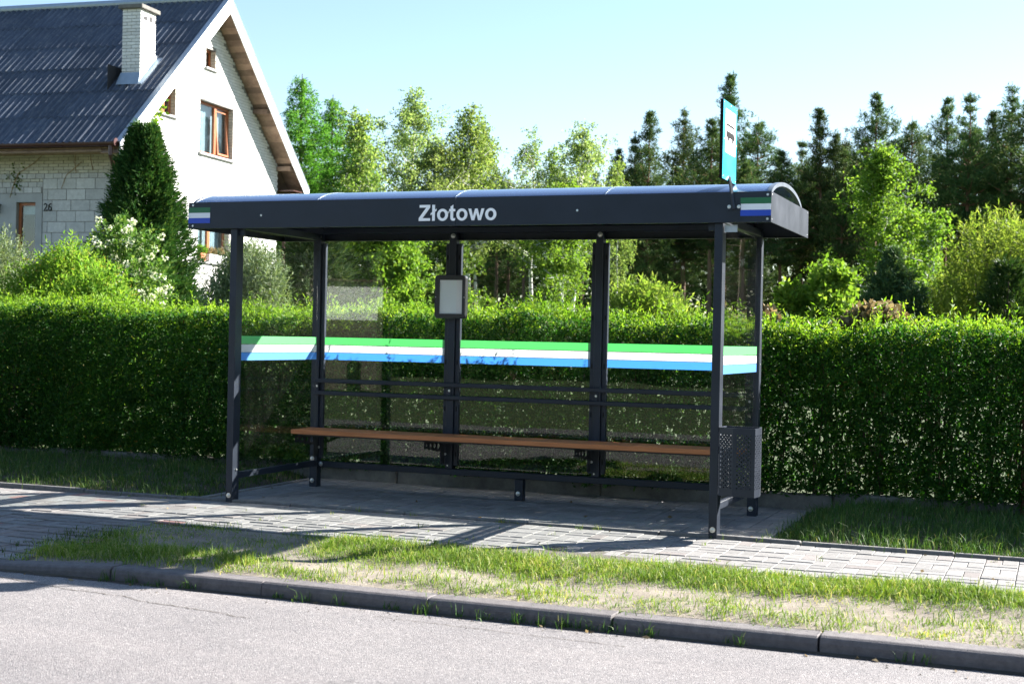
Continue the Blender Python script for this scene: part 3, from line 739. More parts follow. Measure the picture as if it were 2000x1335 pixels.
# ------------------------------------------------------------------ litter bin
bn = tag(empty('litter_bin', (4.14, .06, .3)), 'anthracite perforated faceted litter bin hung on the shelter post', 'litter bin')
def BN(o): o.matrix_parent_inverse = Matrix.Translation((-4.14, -.06, -.3)); return o
BZ0, BZ1 = .305, .778
foot = [(4.020, .000), (4.130, -.055), (4.284, -.055), (4.300, .060), (4.282, .175), (4.020, .175)]
cell = .0152
for i in range(5):
    a, b = Vector((*foot[i], 0)), Vector((*foot[i+1], 0)); L = (b-a).length; d = (b-a)/L; nrm = Vector((d.y, -d.x, 0))
    fn = lambda u, v, q, a=a, d=d, nrm=nrm: tuple(a+d*u+nrm*(q-.0015)+Vector((0, 0, BZ0+v)))
    mb = MB(); nc = 7; nr = 25
    pu0 = (L-nc*cell)/2; pv0 = .052; hT = BZ1-BZ0; pv1 = pv0+nr*cell
    for (u0, u1, v0, v1) in ((0, L, 0, pv0), (0, L, pv1, hT), (0, pu0, pv0, pv1), (pu0+nc*cell, L, pv0, pv1)):
        mb.prism([(u0, v0), (u1, v0), (u1, v1), (u0, v1)], fn, 0, .0015)
    for ci in range(nc):
        for ri in range(nr):
            c = (pu0+(ci+.5)*cell, pv0+(ri+.5)*cell)
            if i == 4: continue
            if (ci+ri) % 2 == 0: cellhole(mb, c, cell/2, cell/2, 0.0058, 0.0058, fn, 0, .0015, 12)
            else: mb.prism([(c[0]-cell/2, c[1]-cell/2), (c[0]+cell/2, c[1]-cell/2), (c[0]+cell/2, c[1]+cell/2), (c[0]-cell/2, c[1]+cell/2)], fn, 0, .0015)
    BN(mb.build('perforated_panel', 'anthracite', bn))
mb = MB(); k = len(foot)
cxy = (4.16, .06); ins = [(a+(cxy[0]-a)*.10, b+(cxy[1]-b)*.10) for a, b in foot]
mb.add([(a, b, BZ1+.001) for a, b in foot]+[(a, b, BZ1+.001) for a, b in ins]+[(a, b, BZ1-.02) for a, b in ins], [(i, (i+1) % k, k+(i+1) % k, k+i) for i in range(k)]+[(k+i, k+(i+1) % k, 2*k+(i+1) % k, 2*k+i) for i in range(k)])
BN(mb.build('rim', 'anthracite', bn))
BN(MB().prism([(a+(cxy[0]-a)*.03, b+(cxy[1]-b)*.03) for a, b in foot], lambda a, b, d: (a, b, d), BZ0+.002, BZ0+.006).build('floor_plate', 'anthracite', bn))
BN(box('back_plate', 'anthracite', bn, 4.0165, 4.0185, .002, .173, BZ0, BZ1))
for zz in (.40, .70): BN(MB().cyl((4.0155, .07, zz), (4.03, .07, zz), .007, 8).build('hanger', 'dark_metal', bn))

# ================================================================== HEDGE, PLINTH, FENCE POST
plinth = tag(empty('fence_plinth', (0, 2.06, 0)), 'low mossy concrete plinth running under the hedge', 'low wall')
pm = MB().box(0.004, 1.996, 0, .16, -.2, .125).mesh('plinth_block', 'plinth_concrete', bevel=.012)
for i in range(10): place('plinth_block', pm, plinth, (-9.5+i*2.0+rnd.uniform(-.003, .003), .01+rnd.uniform(-.01, .01), rnd.uniform(-.02, .02)), (0, rnd.uniform(-.004, .004), 0))
fp = tag(MB().tube([(5.985, 2.02, -.2), (5.985, 2.02, 1.46)], .035, 10).build('fence_post', 'rust'), 'rusty round steel fence post standing in the hedge', 'fence post')

def hedge():
    g = np.random.default_rng(11); x0, x1 = -9.0, 9.5
    root = tag(empty('hedge', (0, 2.5, 0)), 'long clipped privet hedge behind the bus shelter', 'hedge')
    L = Leaves(12)
    def top(x): return 1.55-0.009*x+0.028*np.sin(1.1*x)+0.026*np.sin(3.7*x+1)+0.015*np.sin(8.1*x)
    def front(x, z): return 1.97+0.065*np.sin(1.7*x+z)+0.05*np.sin(4.3*x-3*z)+0.03*np.sin(9*x+7*z)
    def dens(x, z): # leafy on the left, thin and see-through low down on the right
        t = np.clip((x-1.8)/2.0, 0, 1)
        hole = 0.5+0.5*np.sin(2.3*x+1.1*z+1)*np.sin(1.3*x-2.2*z)
        low = np.clip((1.25-z)/0.7, 0, 1)
        return 1-t*low*(0.02+0.30*hole)
    def shoots(n, per, P, D, ln, lw, spread):
        nonlocal L
        base = np.repeat(P, per, 0)+np.repeat(D, per, 0)*(np.tile(np.linspace(0, 1, per), n)*spread)[:, None]+g.normal(size=(n*per, 3))*.006
        dirs = np.repeat(D, per, 0)*.8+rand_dirs(g, n*per)
        L.add(base, dirs, g.uniform(.45, 1.35, n*per)*ln, g.uniform(.6, 1.3, n*per)*lw)
    # front skin
    n = 50000; x = g.uniform(x0, x1, n); z = .12+1.48*g.random(n)**1.12; k = (z < top(x)-.02) & (g.random(n) < dens(x, z)); x, z = x[k], z[k]; n = len(x)
    y = front(x, z)+g.random(n)**1.5*.20
    D_ = unit(np.stack([g.normal(size=n)*.5, -.6+g.normal(size=n)*.4, .6+g.normal(size=n)*.4], 1))
    shoots(n, 6, np.stack([x, y, z], 1), D_, .038, .0165, .05)
    # interior
    n = 26000; x = g.uniform(x0, x1, n); z = .12+1.4*g.random(n)**1.25; k = g.random(n) < dens(x, z)**1.3; x, z = x[k], z[k]; n = len(x)
    shoots(n, 5, np.stack([x, g.uniform(2.2, 2.9, n), z], 1), rand_dirs(g, n), .06, .032, .07)
    # back skin
    n = 14000; x = g.uniform(x0, x1, n); z = .1+1.4*g.random(n)**1.2; k = g.random(n) < dens(x, z)**1.3; x, z = x[k], z[k]; n = len(x)
    shoots(n, 5, np.stack([x, g.uniform(2.85, 3.05, n), z], 1), unit(np.stack([g.normal(size=n)*.5, .7+g.normal(size=n)*.3, .5+g.normal(size=n)*.4], 1)), .046, .019, .06)
    # clipped top with upright shoots, sunlight on them put into a lighter leaf colour
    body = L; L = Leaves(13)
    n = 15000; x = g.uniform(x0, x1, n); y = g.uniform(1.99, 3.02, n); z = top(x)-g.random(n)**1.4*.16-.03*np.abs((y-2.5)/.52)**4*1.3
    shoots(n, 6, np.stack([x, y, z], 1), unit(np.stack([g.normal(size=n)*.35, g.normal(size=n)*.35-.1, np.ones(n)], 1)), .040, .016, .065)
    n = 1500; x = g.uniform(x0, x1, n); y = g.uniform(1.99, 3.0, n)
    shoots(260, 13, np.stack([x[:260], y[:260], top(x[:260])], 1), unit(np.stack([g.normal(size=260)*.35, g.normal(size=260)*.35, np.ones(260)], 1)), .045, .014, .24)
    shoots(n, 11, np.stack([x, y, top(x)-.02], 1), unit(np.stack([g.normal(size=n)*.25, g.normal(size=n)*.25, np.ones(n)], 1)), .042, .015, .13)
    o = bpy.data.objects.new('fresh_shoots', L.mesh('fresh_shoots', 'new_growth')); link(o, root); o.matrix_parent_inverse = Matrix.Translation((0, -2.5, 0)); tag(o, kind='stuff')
    o = bpy.data.objects.new('foliage', body.mesh('foliage', 'hedge_leaf')); link(o, root); o.matrix_parent_inverse = Matrix.Translation((0, -2.5, 0)); tag(o, kind='stuff')
    mb = MB(); q = random.Random(4)
    for i in range(420):
        x = q.uniform(x0, x1); y = q.uniform(2.15, 2.95); pts = [(x, y, .0)]
        for s in range(4): pts.append((pts[-1][0]+q.uniform(-.06, .06), pts[-1][1]+q.uniform(-.06, .06), .36*(s+1)))
        r0 = q.uniform(.004, .011); mb.tube(pts, [r0, r0*.9, r0*.75, r0*.55, r0*.3], 4, False)
        for b in range(4):
            s = q.randint(1, 3); p = pts[s]; e = (p[0]+q.uniform(-.22, .22), p[1]+q.uniform(-.2, .2), p[2]+q.uniform(.1, .35)); mb.tube([p, e], [r0*.5, r0*.2], 3, False)
    o = mb.build('stems', 'twig_brown', root); o.matrix_parent_inverse = Matrix.Translation((0, -2.5, 0)); tag(o, kind='stuff')
hedge()

# ================================================================== GRASS
def grass(name, mat, label, seed, pts, per, hmin, hmax, wd, spread, zf, lean=0.8):
    g = np.random.default_rng(seed); pts = np.asarray(pts, float); n = len(pts)
    sc = .45+g.random(n)**1.6*1.15
    P_ = np.repeat(pts, per, 0); P_[:, :2] += g.normal(size=(n*per, 2))*spread*np.repeat(sc, per)[:, None]
    P3 = np.column_stack([P_[:, :2], np.array([zf(a, b) for a, b in P_[:, :2]])-.004])
    h = np.repeat(sc, per)*g.uniform(hmin, hmax, n*per)
    V, F = blades(seed+1, P3, h, g.uniform(.6, 1.2, n*per)*wd, lean)
    o = bpy.data.objects.new(name, npmesh(name, V, F, mat)); link(o); tag(o, label, 'grass', kind='stuff')
    return o
g = np.random.default_rng(21)
def verge_pts():
    out = []
    while len(out) < 2600:
        x = g.uniform(.15, 8.6); y = g.uniform(-2.60, -1.16)
        if x < .45 and y > -1.5: continue
        nz = math.sin(1.9*x+.7)*math.sin(2.7*x+3*y)*.5+math.sin(5.1*x-4*y)*.25
        if x < 1.75: # worn earth with grass along the kerb
            pr = 0.85*math.exp(-((y+2.36)/.20)**2)+0.35*math.exp(-((y+1.2)/.07)**2)+.02
            if x < .6: pr = max(pr, .5*math.exp(-((y+2.05)/.3)**2))
        else:
            top_ = math.exp(-((y+1.52-.12*math.sin(1.3*x))/.24)**4)
            pr = 1.1*top_+0.16*math.exp(-((y+2.50)/.09)**2)*(1+nz)+.035
            pr *= min(1, (x-1.6)/.35+.25)
        if g.random() < pr*(.75+nz*.6): out.append((x, y))
    return out
vp = verge_pts()
grass('verge_grass', 'grass_sun', 'bright sunlit grass tufts on the sandy strip behind the kerb', 31, vp, 24, .022, .07, .0023, .045, vz, 1.6)
def mat_pts(n):
    out = []
    while len(out) < n:
        x = g.uniform(.15, 8.6); y = g.uniform(-2.61, -1.17)
        c = .5+.5*math.sin(2.3*x+1.7*y)*math.sin(1.1*x-2.9*y+.5)
        pr = (.05+.16*c if x < 1.75 else .30+.75*c)*(1 if y > -1.8 else .30)
        if x > 1.75 and abs(y+2.08+.06*math.sin(1.4*x)) < .20: pr *= .35
        if g.random() < pr: out.append((x, y))
    return out
grass('verge_turf', 'grass_sun', 'thin matted short grass covering the sandy verge', 33, mat_pts(3600), 11, .012, .042, .0021, .05, vz, 1.8)
mb = MB(); q = random.Random(8)
for i in range(1500):
    x, y = q.uniform(.3, 8.4), q.uniform(-2.61, -1.18); r = .002+.006*q.random()**3; z = vz(x, y)
    p = [(x+r*q.uniform(.7, 1.2), y, z), (x-r, y+r*.8, z), (x-r*q.uniform(.5, 1), y-r, z), (x, y, z+r*.9)]
    mb.add(p, [(0, 1, 3), (1, 2, 3), (2, 0, 3)])
tag(mb.build('pebbles', 'plaster_grey'), 'small pebbles scattered over the sandy verge', 'pebbles', kind='stuff')
mb = MB()
for i in range(420):
    x = q.uniform(-1, 7); y = -2.80-abs(q.gauss(0, .10)); r = .002+.005*q.random()**3; z = road_z(y)+.002
    mb.add([(x+r, y, z), (x-r, y+r*.8, z), (x-r*.8, y-r, z), (x, y, z+r*.9)], [(0, 1, 3), (1, 2, 3), (2, 0, 3)])
tag(mb.build('grit', 'sand_soil'), 'fine grit lying on the asphalt along the kerb', 'grit', kind='stuff')
# tufts at the kerb foot and in the paving joints
tp = [(2.45+g.uniform(-.1, .1), 0) for _ in range(0)]
kp = [(x+g.normal()*.03, -2.79+g.normal()*.012) for x in (1.05, 1.2, 1.35, 1.62, 2.2, 2.35, 2.62, 3.06, 3.1, 3.45, 3.62, 3.75, 3.9, 3.93, 4.13, 4.35, 4.75, 4.0, 3.3, 2.9, 5.6, 6.3) for _ in range(3)]
grass('kerb_weeds', 'grass_lawn', 'small weed tufts sprouting where the kerb meets the asphalt', 41, kp, 12, .02, .075, .003, .018, lambda a, b: road_z(b))
jp = [(x+g.normal()*.02, -.01+g.normal()*.012) for x in (1.1, 1.22, 1.45, 1.72, 2.38, 2.42, 2.5, 2.8, 3.0, 3.12, 3.18, 4.05, 4.3, 5.1, -.6, -.9) for _ in range(2)]
jp += [(g.uniform(-.5, 6.3), g.uniform(-1.15, -.05)) for _ in range(34)]
grass('joint_weeds', 'grass_sun', 'tiny weeds growing in joints of the pavement', 43, jp, 7, .012, .05, .0022, .014, lambda a, b: wz(a, b))
def lawn_pts(n, x0, x1): return [(g.uniform(x0, x1), .07+1.98*g.random()) for _ in range(n)]
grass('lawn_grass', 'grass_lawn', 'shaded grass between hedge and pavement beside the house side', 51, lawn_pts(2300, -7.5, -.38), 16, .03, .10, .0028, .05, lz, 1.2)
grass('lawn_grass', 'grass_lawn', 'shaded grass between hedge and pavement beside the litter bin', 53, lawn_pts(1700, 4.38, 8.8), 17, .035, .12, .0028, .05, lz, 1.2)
dp = [(g.uniform(-.15, .5), g.uniform(-2.6, -1.5)) for _ in range(70)]
grass('driveway_weeds', 'grass_lawn', 'grass creeping over the edge of the driveway pavers', 55, dp, 12, .015, .05, .0028, .04, dz)

# ================================================================== HOUSE (local x along the eaves, y into the gable, z up)
house = tag(empty('house', (-13.66, 16.50, 0), R(5.5)), 'white brick house with steep corrugated roof and wooden windows', 'house')
GW, APY, APZ, EY, EZ = 7.9, 3.93, 9.80, -.95, 5.50
SL = (APZ-EZ)/(APY-EY)
def roofz(y): return APZ-abs(y-APY)*SL
LEN = 9.0
ROOF_T = .16
wins = [(3.41, 5.19, 5.88, 7.21), (3.65, 4.17, 8.06, 8.55), (1.05, 2.22, 6.57, 7.27), (3.41, 5.08, 3.16, 4.50)]
# gable wall core in columns round the openings
cuts = sorted({0.0, GW, APY, *[a for w_ in wins for a in w_[:2]]})
mb = MB()
for a, b in zip(cuts[:-1], cuts[1:]):
    mid = (a+b)/2; sp = sorted([(w_[2], w_[3]) for w_ in wins if w_[0] <= mid <= w_[1]])
    z = 0.0; segs = []
    for q in sp: segs.append((z, q[0])); z = q[1]
    segs.append((z, None))
    for z0, z1 in segs:
        ta, tb = (z1, z1) if z1 else (roofz(a)-ROOF_T-.02, roofz(b)-ROOF_T-.02)
        mb.prism([(a, z0), (b, z0), (b, tb), (a, ta)], lambda p, q, d: (d, p, q), -.30, -.012)
wall_g = mb.build('gable_wall', 'mortar_light', house)
# bricks of the gable
def inwin(y, z, m_=.0): return any(a-m_ < y < b+m_ and c-m_ < z < d+m_ for a, b, c, d in wins)
def brick_box(mb, x0, x1, y0, y1, z0, z1): mb.box(x0, x1, y0, y1, z0, z1)
single = []; rest = MB(); zc = 1.0; row = 0
while zc < 9.5:
    z0, z1 = zc, zc+.067; yy = -.13*(row % 2)
    while yy < GW:
        y0, y1 = max(yy, .001), min(yy+.252, GW-.001); yy += .262
        if y1-y0 < .04: continue
        if z1 > min(roofz(y0), roofz(y1))-ROOF_T-.02: continue
        for a, b, c, d in wins:
            if z1 > c and z0 < d:
                if y0 < a < y1: y1 = a-.002
                elif y0 < b < y1: y0 = b+.002
        if inwin((y0+y1)/2, (z0+z1)/2) or y1-y0 < .03: continue
        sh_edge = 8.84-.874*((y0+y1)/2-3.97)
        if z0 > sh_edge-.1 and z0 > 5.2 and len(single) < 150 and abs((y1-y0)-.252) < .001: single.append((y0, z0))
        else: rest.box(-.011, rnd.uniform(-.002, .004), y0, y1, z0, z1)
    zc += .077; row += 1
bm_me = MB().box(-.011, .002, 0, .252, 0, .067).mesh('brick', 'white_brick', bevel=.002)
for y0, z0 in single: place('brick', bm_me, wall_g, (rnd.uniform(-.003, .003), y0, z0))
tag(rest.build('brickwork', 'white_brick', wall_g), kind='stuff')
# projecting brick returns at the right side of the openings are the reveals themselves
# eave wall core with the door opening
EW0 = -LEN
dx0, dx1, dzt = -2.83, -2.31, 4.29
mb = MB()
for x0, x1, z0, z1 in ((EW0, dx0, 0, 5.9), (dx1, -.31, 0, 5.9), (dx0, dx1, dzt, 5.9), (dx0, dx1, 0, 2.1)): mb.box(x0, x1, .012, .30, z0, z1)
wall_e = mb.build('eave_wall', 'mortar', house)
def eb(me_mat, x0, x1, z0, z1):
    o = MB().box(0, x1-x0, -.002, .011, 0, z1-z0).build('brick' if z1-z0 < .1 else 'block', me_mat, wall_e, bevel=.004)
    o.location = (x0, rnd.uniform(-.003, .003), z0)
bigrest = MB()
z = 4.955; row = 0
while z < 5.75:
    x = -4.6-.13*(row % 2)
    while x < -.02:
        a, b = x, min(x+.25, -.002)
        if b-a > .05:
            if a > -3.7: eb('cream_brick', a, b, z, z+.066)
            else: bigrest.box(a, b, 0, .011, z, z+.066)
        x += .262
    z += .0745; row += 1
def course(x0, x1, z0, z1, ln, off, mat):
    x = x0-off
    while x < x1-.02:
        a, b = max(x, x0), min(x+ln-.012, x1-.002)
        if b-a > .04: eb(mat, a, b, z0, z1)
        x += ln
course(-4.6, -.004, 4.838, 4.945, .235, .07, 'block_grey')
course(-4.6, -2.13, 4.762, 4.828, .25, .11, 'cream_brick')
course(-4.6, -2.13, 4.640, 4.752, .235, .03, 'block_grey')
course(-4.6, -2.13, 4.505, 4.630, .235, .15, 'block_grey')
z = 4.590
for i in range(11): course(-2.12, -.004, z-.25*i, z-.25*i+.238, .50, (.12, .37, .25)[i % 3], 'block_grey')
tag(bigrest.build('brickwork', 'cream_brick', wall_e), kind='stuff')
mb = MB()
for x0, x1, z0, z1 in ((-4.6, dx0-.001, .5, 4.49), (dx0-.001, dx1+.001, dzt, 4.49), (dx1+.001, -2.135, .5, 4.49)): mb.box(x0, x1, -.012, .011, z0, z1)
mb.build('plaster_surround', 'plaster_grey', wall_e)
dr = MB().box(dx0+.004, dx0+.07, .10, .16, 2.1, dzt-.004).box(dx1-.03, dx1-.004, .10, .16, 2.1, dzt-.004).box(dx0+.071, dx1-.031, .10, .16, dzt-.07, dzt-.004).build('window', 'frame_wood', house)
box('pane', 'window_glass', dr, dx0+.072, dx1-.032, .125, .131, 2.1, dzt-.072)
box('curtain', 'curtain', dr, dx0+.07, dx1-.03, .2, .21, 4.02, dzt-.05); box('room', 'dark_room', dr, dx0-.2, dx1+.2, .45, .46, 1.9, 4.6)
# wall lantern beside the door
lt = MB().box(-3.33, -3.25, -.14, -.02, 4.03, 4.22).box(-3.35, -3.23, -.15, -.015, 4.221, 4.25).build('wall_lantern', 'door_dark', house)
# house number
def stroke(pts, r): return MB().tube([(a, -.014, b) for a, b in pts], r, 6)
def arc(cx, cz, rx, rz, a0, a1, n=14): return [(cx+rx*math.cos(R(a0+(a1-a0)*i/n)), cz+rz*math.sin(R(a0+(a1-a0)*i/n))) for i in range(n+1)]
def digit(x0, z0, h, which):
    w_ = h*.55
    if which == '2':
        pts = arc(x0+w_*.48, z0+h*.74, w_*.40, h*.25, 165, -40)+[(x0+w_*.10, z0+h*.04), (x0+w_*.96, z0+h*.04), (x0+w_*.98, z0+h*.20)]
    else:
        pts = arc(x0+w_*.5, z0+h*.30, w_*.40, h*.27, 150, -215, 22)+[(x0+w_*.12, z0+h*.5), (x0+w_*.25, z0+h*.8), (x0+w_*.55, z0+h*.97), (x0+w_*.85, z0+h*.93)]
    return stroke(pts, .013)
for ch, x0 in (('2', -2.085), ('6', -1.965)):
    digit(x0, 4.085, .168, ch).build('house_digit', 'digit_black', wall_e)
# back and far walls (never seen from the street, close the volume)
MB().box(EW0, -.31, GW-.3, GW-.01, 0, 5.9).box(EW0, EW0+.3, .31, GW-.31, 0, 5.9).build('rear_wall', 'mortar_light', house)
# roof: corrugated sheets laid in courses
ang = math.atan(SL); SLEN = (APY-EY)/math.cos(ang); rows = 6; ex = SLEN/rows; SWD = 1.05
def sheet_mesh():
    mb = MB(); n = 48; waves = 6; LN = ex+.13
    for side in (0, 1):
        for j in range(2):
            for i in range(n+1):
                t = i/n; x = t*(SWD+.05); z = .026*math.cos(2*math.pi*waves*t*(SWD+.05)/SWD)
                mb.v.append((x, j*LN, z-(.007 if side else 0)+(.014 if j == 0 else 0)))
    q = n+1
    for i in range(n):
        mb.f.append((i, i+1, q+i+1, q+i)); mb.f.append((2*q+i, 3*q+i, 3*q+i+1, 2*q+i+1)); mb.f.append((i, 2*q+i, 2*q+i+1, i+1))
    me = mb.mesh('roof_sheet', 'fibre_sheet', smooth=False)
    return me
sm = sheet_mesh()
roof = MB().prism([(EY+.03, EZ-.16), (APY, APZ-.16), (2*APY-EY-.03, EZ-.16), (2*APY-EY-.03, EZ-.20), (APY, APZ-.20), (EY+.03, EZ-.20)][::-1], lambda a, b, d: (d, a, b), -LEN-.4, -.02).build('roof', 'soffit_board', house)
ncol = int((LEN+.9)/SWD)+1
for c in range(ncol):
    for rr in range(rows):
        t = rr*ex; off = .0
        x = .47-(c+1)*SWD-off
        y = EY+t*math.cos(ang)-.04; z = EZ+t*math.sin(ang)-.015
        place('roof_sheet', sm, roof, (x, y, z+.012*(c % 2)*.5+rnd.uniform(-.004, .004)), (ang+rnd.uniform(-.004, .004), rnd.uniform(-.003, .003), rnd.uniform(-.006, .006)))
        # the far slope, mirrored
        place('roof_sheet', sm, roof, (x+SWD, 2*APY-y, z), (ang, 0, math.pi))
MB().tube([(-LEN-.5, APY, APZ+.035), (.47, APY, APZ+.035)], .10, 12).build('ridge_cap', 'flashing', roof)
# bargeboards and soffit planks at the gable overhang
def rake(y0, y1, top, dep, x0, x1): # board following the slope
    return MB().prism([(y0, roofz(y0)+top-dep), (y1, roofz(y1)+top-dep), (y1, roofz(y1)+top), (y0, roofz(y0)+top)], lambda a, b, d: (d, a, b), x0, x1)
for a, b in ((EY-.06, APY-.001), (APY+.001, 2*APY-EY+.06)):
    rake(a, b, .055, .40, .50, .53).build('bargeboard', 'white_paint', house)
    rake(a-.01 if a < 0 else a, b+.01 if b > APY else b, .075, .02, .40, .545).build('verge_trim', 'flashing', house)
nb = 34
for k_ in range(nb): # planks across the overhang's underside, right slope; left slope too
    for sgn in (1, -1):
        s0 = .02+k_*(SLEN/nb); y0 = APY+sgn*s0*math.cos(ang); y1 = APY+sgn*(s0+SLEN/nb-.006)*math.cos(ang)
        a, b = sorted((y0, y1)); dd = rnd.uniform(-.008, .004)
        pr = [(a, roofz(a)-.235+dd), (b, roofz(b)-.235+dd), (b, roofz(b)-.212+dd), (a, roofz(a)-.212+dd)]
        MB().prism(pr, lambda p, q, d: (d, p, q), -.005, .498).build('soffit_plank', 'soffit_board', roof)
for yy, zz in ((6.35, roofz(6.35)-.38), (7.85, roofz(7.85)-.42), (1.5, roofz(1.5)-.38)):
    MB().box(.006, .44, yy-.07, yy+.07, zz, zz+.13).build('purlin_end', 'soffit_board', house, bevel=.01)
# eaves soffit behind the gutter
MB().box(-LEN, .49, EY+.06, -.013, EZ-.13, EZ-.10).build('eaves_board', 'soffit_board', house)
MB().box(-LEN, .49, GW+.02, 2*APY-EY-.06, EZ-.13, EZ-.10).build('eaves_board', 'gutter_brown', house)
MB().tube([(.1, GW+.25, 2.5), (.1, GW+.25, 5.3)], .05, 8).build('corner_post', 'gutter_brown', house)
MB().tube([(.08, GW+.01, 4.9), (.2, GW+.75, EZ-.15)], .05, 6).build('strut', 'soffit_board', house)
# gutter: half round with outlet and downpipe
mb = MB(); k_ = 10
for x in (-LEN, .42):
    for rr in (.085, .075):
        for i in range(k_+1):
            t = math.pi+math.pi*i/k_; mb.v.append((x, EY-.10+rr*math.cos(t), EZ-.02+rr*math.sin(t)))
q = k_+1
for i in range(k_): mb.f += [(i, 2*q+i, 2*q+i+1, i+1), (q+i, q+i+1, 3*q+i+1, 3*q+i), (2*q+i, 3*q+i, 3*q+i+1, 2*q+i+1), (i, i+1, q+i+1, q+i)]
gt = mb.build('gutter', 'gutter_brown', house)
MB().tube([(.42, EY-.10, EZ-.02), (.44, EY-.10, EZ-.02)], .092, 14).build('end_cap', 'gutter_brown', gt)
MB().tube([(.30, EY-.10, EZ-.09), (.30, EY-.10, EZ-.28), (.24, EY+.15, EZ-.55), (.06, -.08, EZ-.80), (.06, -.08, .5)], .048, 10).build('downpipe', 'gutter_brown', gt)
for xx in np.arange(-8.5, .4, .95): MB().box(xx-.015, xx+.015, EY-.195, EY-.01, EZ-.112, EZ-.104).build('gutter_clip', 'gutter_brown', gt)
# chimney
ch = empty('chimney'); ch.parent = house
cx0, cx1, cy0, cy1, cz0, cz1 = -.70, -.22, .93, 1.60, 6.7, 8.90
MB().box(cx0+.012, cx1-.012, cy0+.012, cy1-.012, cz0, cz1).build('core', 'mortar', ch)
bmx = {}
def cbrick(p, dims):
    if dims not in bmx: bmx[dims] = MB().box(0, dims[0], 0, dims[1], 0, .067).mesh('brick', 'white_brick', bevel=.003)
    place('brick', bmx[dims], ch, p)
z = 7.05; row = 0
while z < cz1-.05:
    t = .013; wx = cx1-cx0; wy = cy1-cy0
    xs_ = [(0, .235), (.245, wx)] if row % 2 == 0 else [(0, .115), (.125, .355), (.365, wx)]
    for a, b in xs_: cbrick((cx0+a, cy0, z), (round(b-a, 3), t))
    ys_ = [(.014, .25), (.26, .50), (.51, wy)] if row % 2 == 0 else [(.014, .13), (.14, .385), (.395, wy)]
    for a, b in ys_:
        if z > 8.6 and z < 8.8 and (.1 < (a+b)/2 < .55) and row % 1 == 0:
            a2, b2 = (a, b)
            if .14 <= a2 <= .5: continue
        cbrick((cx1-.013, cy0+a, z), (t, round(b-a, 3)))
        cbrick((cx0, cy0+a, z), (t, round(b-a, 3)))
    z += .0775; row += 1
for a in (.16, .38): MB().box(cx1-.0115, cx1-.006, cy0+a, cy0+a+.13, 8.62, 8.79).build('flue_vent', 'dark_room', ch)
MB().box(cx1-.0118, cx1-.001, cy0+.295, cy0+.37, 8.60, 8.80).build('vent_pier', 'white_brick', ch)
MB().box(cx0-.08, cx1+.08, cy0-.08, cy1+.08, cz1, cz1+.10).build('cap', 'plinth_concrete', ch, bevel=.012)
mb = MB()
mb.prism([(cx0-.06, 0), (cx1+.06, 0), (cx1+.015, .30), (cx0-.015, .30)], lambda a, b, d: (a, cy0-.012-(.30-b)*.45+d, roofz(cy0)-.05+b), -.006, 0)
mb.prism([(cy0-.05, roofz(cy0-.05)+.0), (cy1+.06, roofz(cy1+.06)+.0), (cy1+.06, roofz(cy1+.06)+.15), (cy0-.05, roofz(cy0-.05)+.15)], lambda a, b, d: (d, a, b), cx1+.003, cx1+.010)
mb.prism([(cy0-.10, roofz(cy0-.10)+.035), (cy1+.10, roofz(cy1+.10)+.035), (cy1+.10, roofz(cy1+.10)+.055), (cy0-.10, roofz(cy0-.10)+.055)], lambda a, b, d: (d, a, b), cx1+.011, cx1+.17)
mb.build('flashing', 'flashing', ch)
# gable windows
def window(y0, y1, z0, z1, split=None, curtain=True, rec=.14):
    fr_ = .065; o = MB()
    o.box(-rec-.06, -rec, y0+.003, y0+fr_, z0+.003, z1-.003).box(-rec-.06, -rec, y1-fr_, y1-.003, z0+.003, z1-.003)
    o.box(-rec-.06, -rec, y0+fr_+.001, y1-fr_-.001, z0+.003, z0+fr_).box(-rec-.06, -rec, y0+fr_+.001, y1-fr_-.001, z1-fr_, z1-.003)
    if split: o.box(-rec-.06, -rec+.012, split-.06, split+.06, z0+fr_+.001, z1-fr_-.001)
    ob = o.build('window', 'frame_wood', house)
    box('pane', 'window_glass', ob, -rec-.035, -rec-.029, y0+fr_+.001, y1-fr_-.001, z0+fr_+.001, z1-fr_-.001)
    if curtain:
        n = 40; mb = MB(); a, b = y0+.04, y1-.04
        for zz in (z0+.04, z1-.04):
            for i in range(n+1): mb.v.append((-rec-.16+.018*math.sin(i*1.9), a+(b-a)*i/n, zz))
        mb.f += [(i, i+1, n+2+i, n+1+i) for i in range(n)]
        mb.build('curtain', 'curtain', ob, smooth=True)
    box('room', 'dark_room', ob, -.9, -.89, y0-.4, y1+.4, z0-.4, z1+.3)
    box('sill', 'plaster_grey', ob, -rec+.015, .07, y0-.05, y1+.05, z0-.06, z0-.004, .006)
    for (a, b) in ((y0, -1), (y1, 1)): # brick reveals
        mb = MB(); z = z0+.012; 
        while z < z1-.05:
            e = (a+.0015, a+.0085) if b < 0 else (a-.0085, a-.0015)
            mb.box(-rec+.002, -.002, *e, z, z+.066); z += .077
        tag(mb.build('reveal_bricks', 'cream_brick', ob), kind='stuff')
    return ob
w1 = window(*wins[0], split=4.45); window(*wins[1], curtain=False); window(*wins[2], split=1.85); w4 = window(*wins[3], split=4.2)
# a sash tilted open in the large upper window
s_ = MB().box(-.03, .03, 0, .05, 0, 1.17).box(-.03, .03, .55, .60, 0, 1.17).box(-.03, .03, .051, .549, 0, .05).box(-.03, .03, .051, .549, 1.12, 1.17).build('tilted_sash', 'frame_wood', w1)
s_.location = (-.115, 4.52, 5.95); s_.rotation_euler = (0, R(-4), 0)
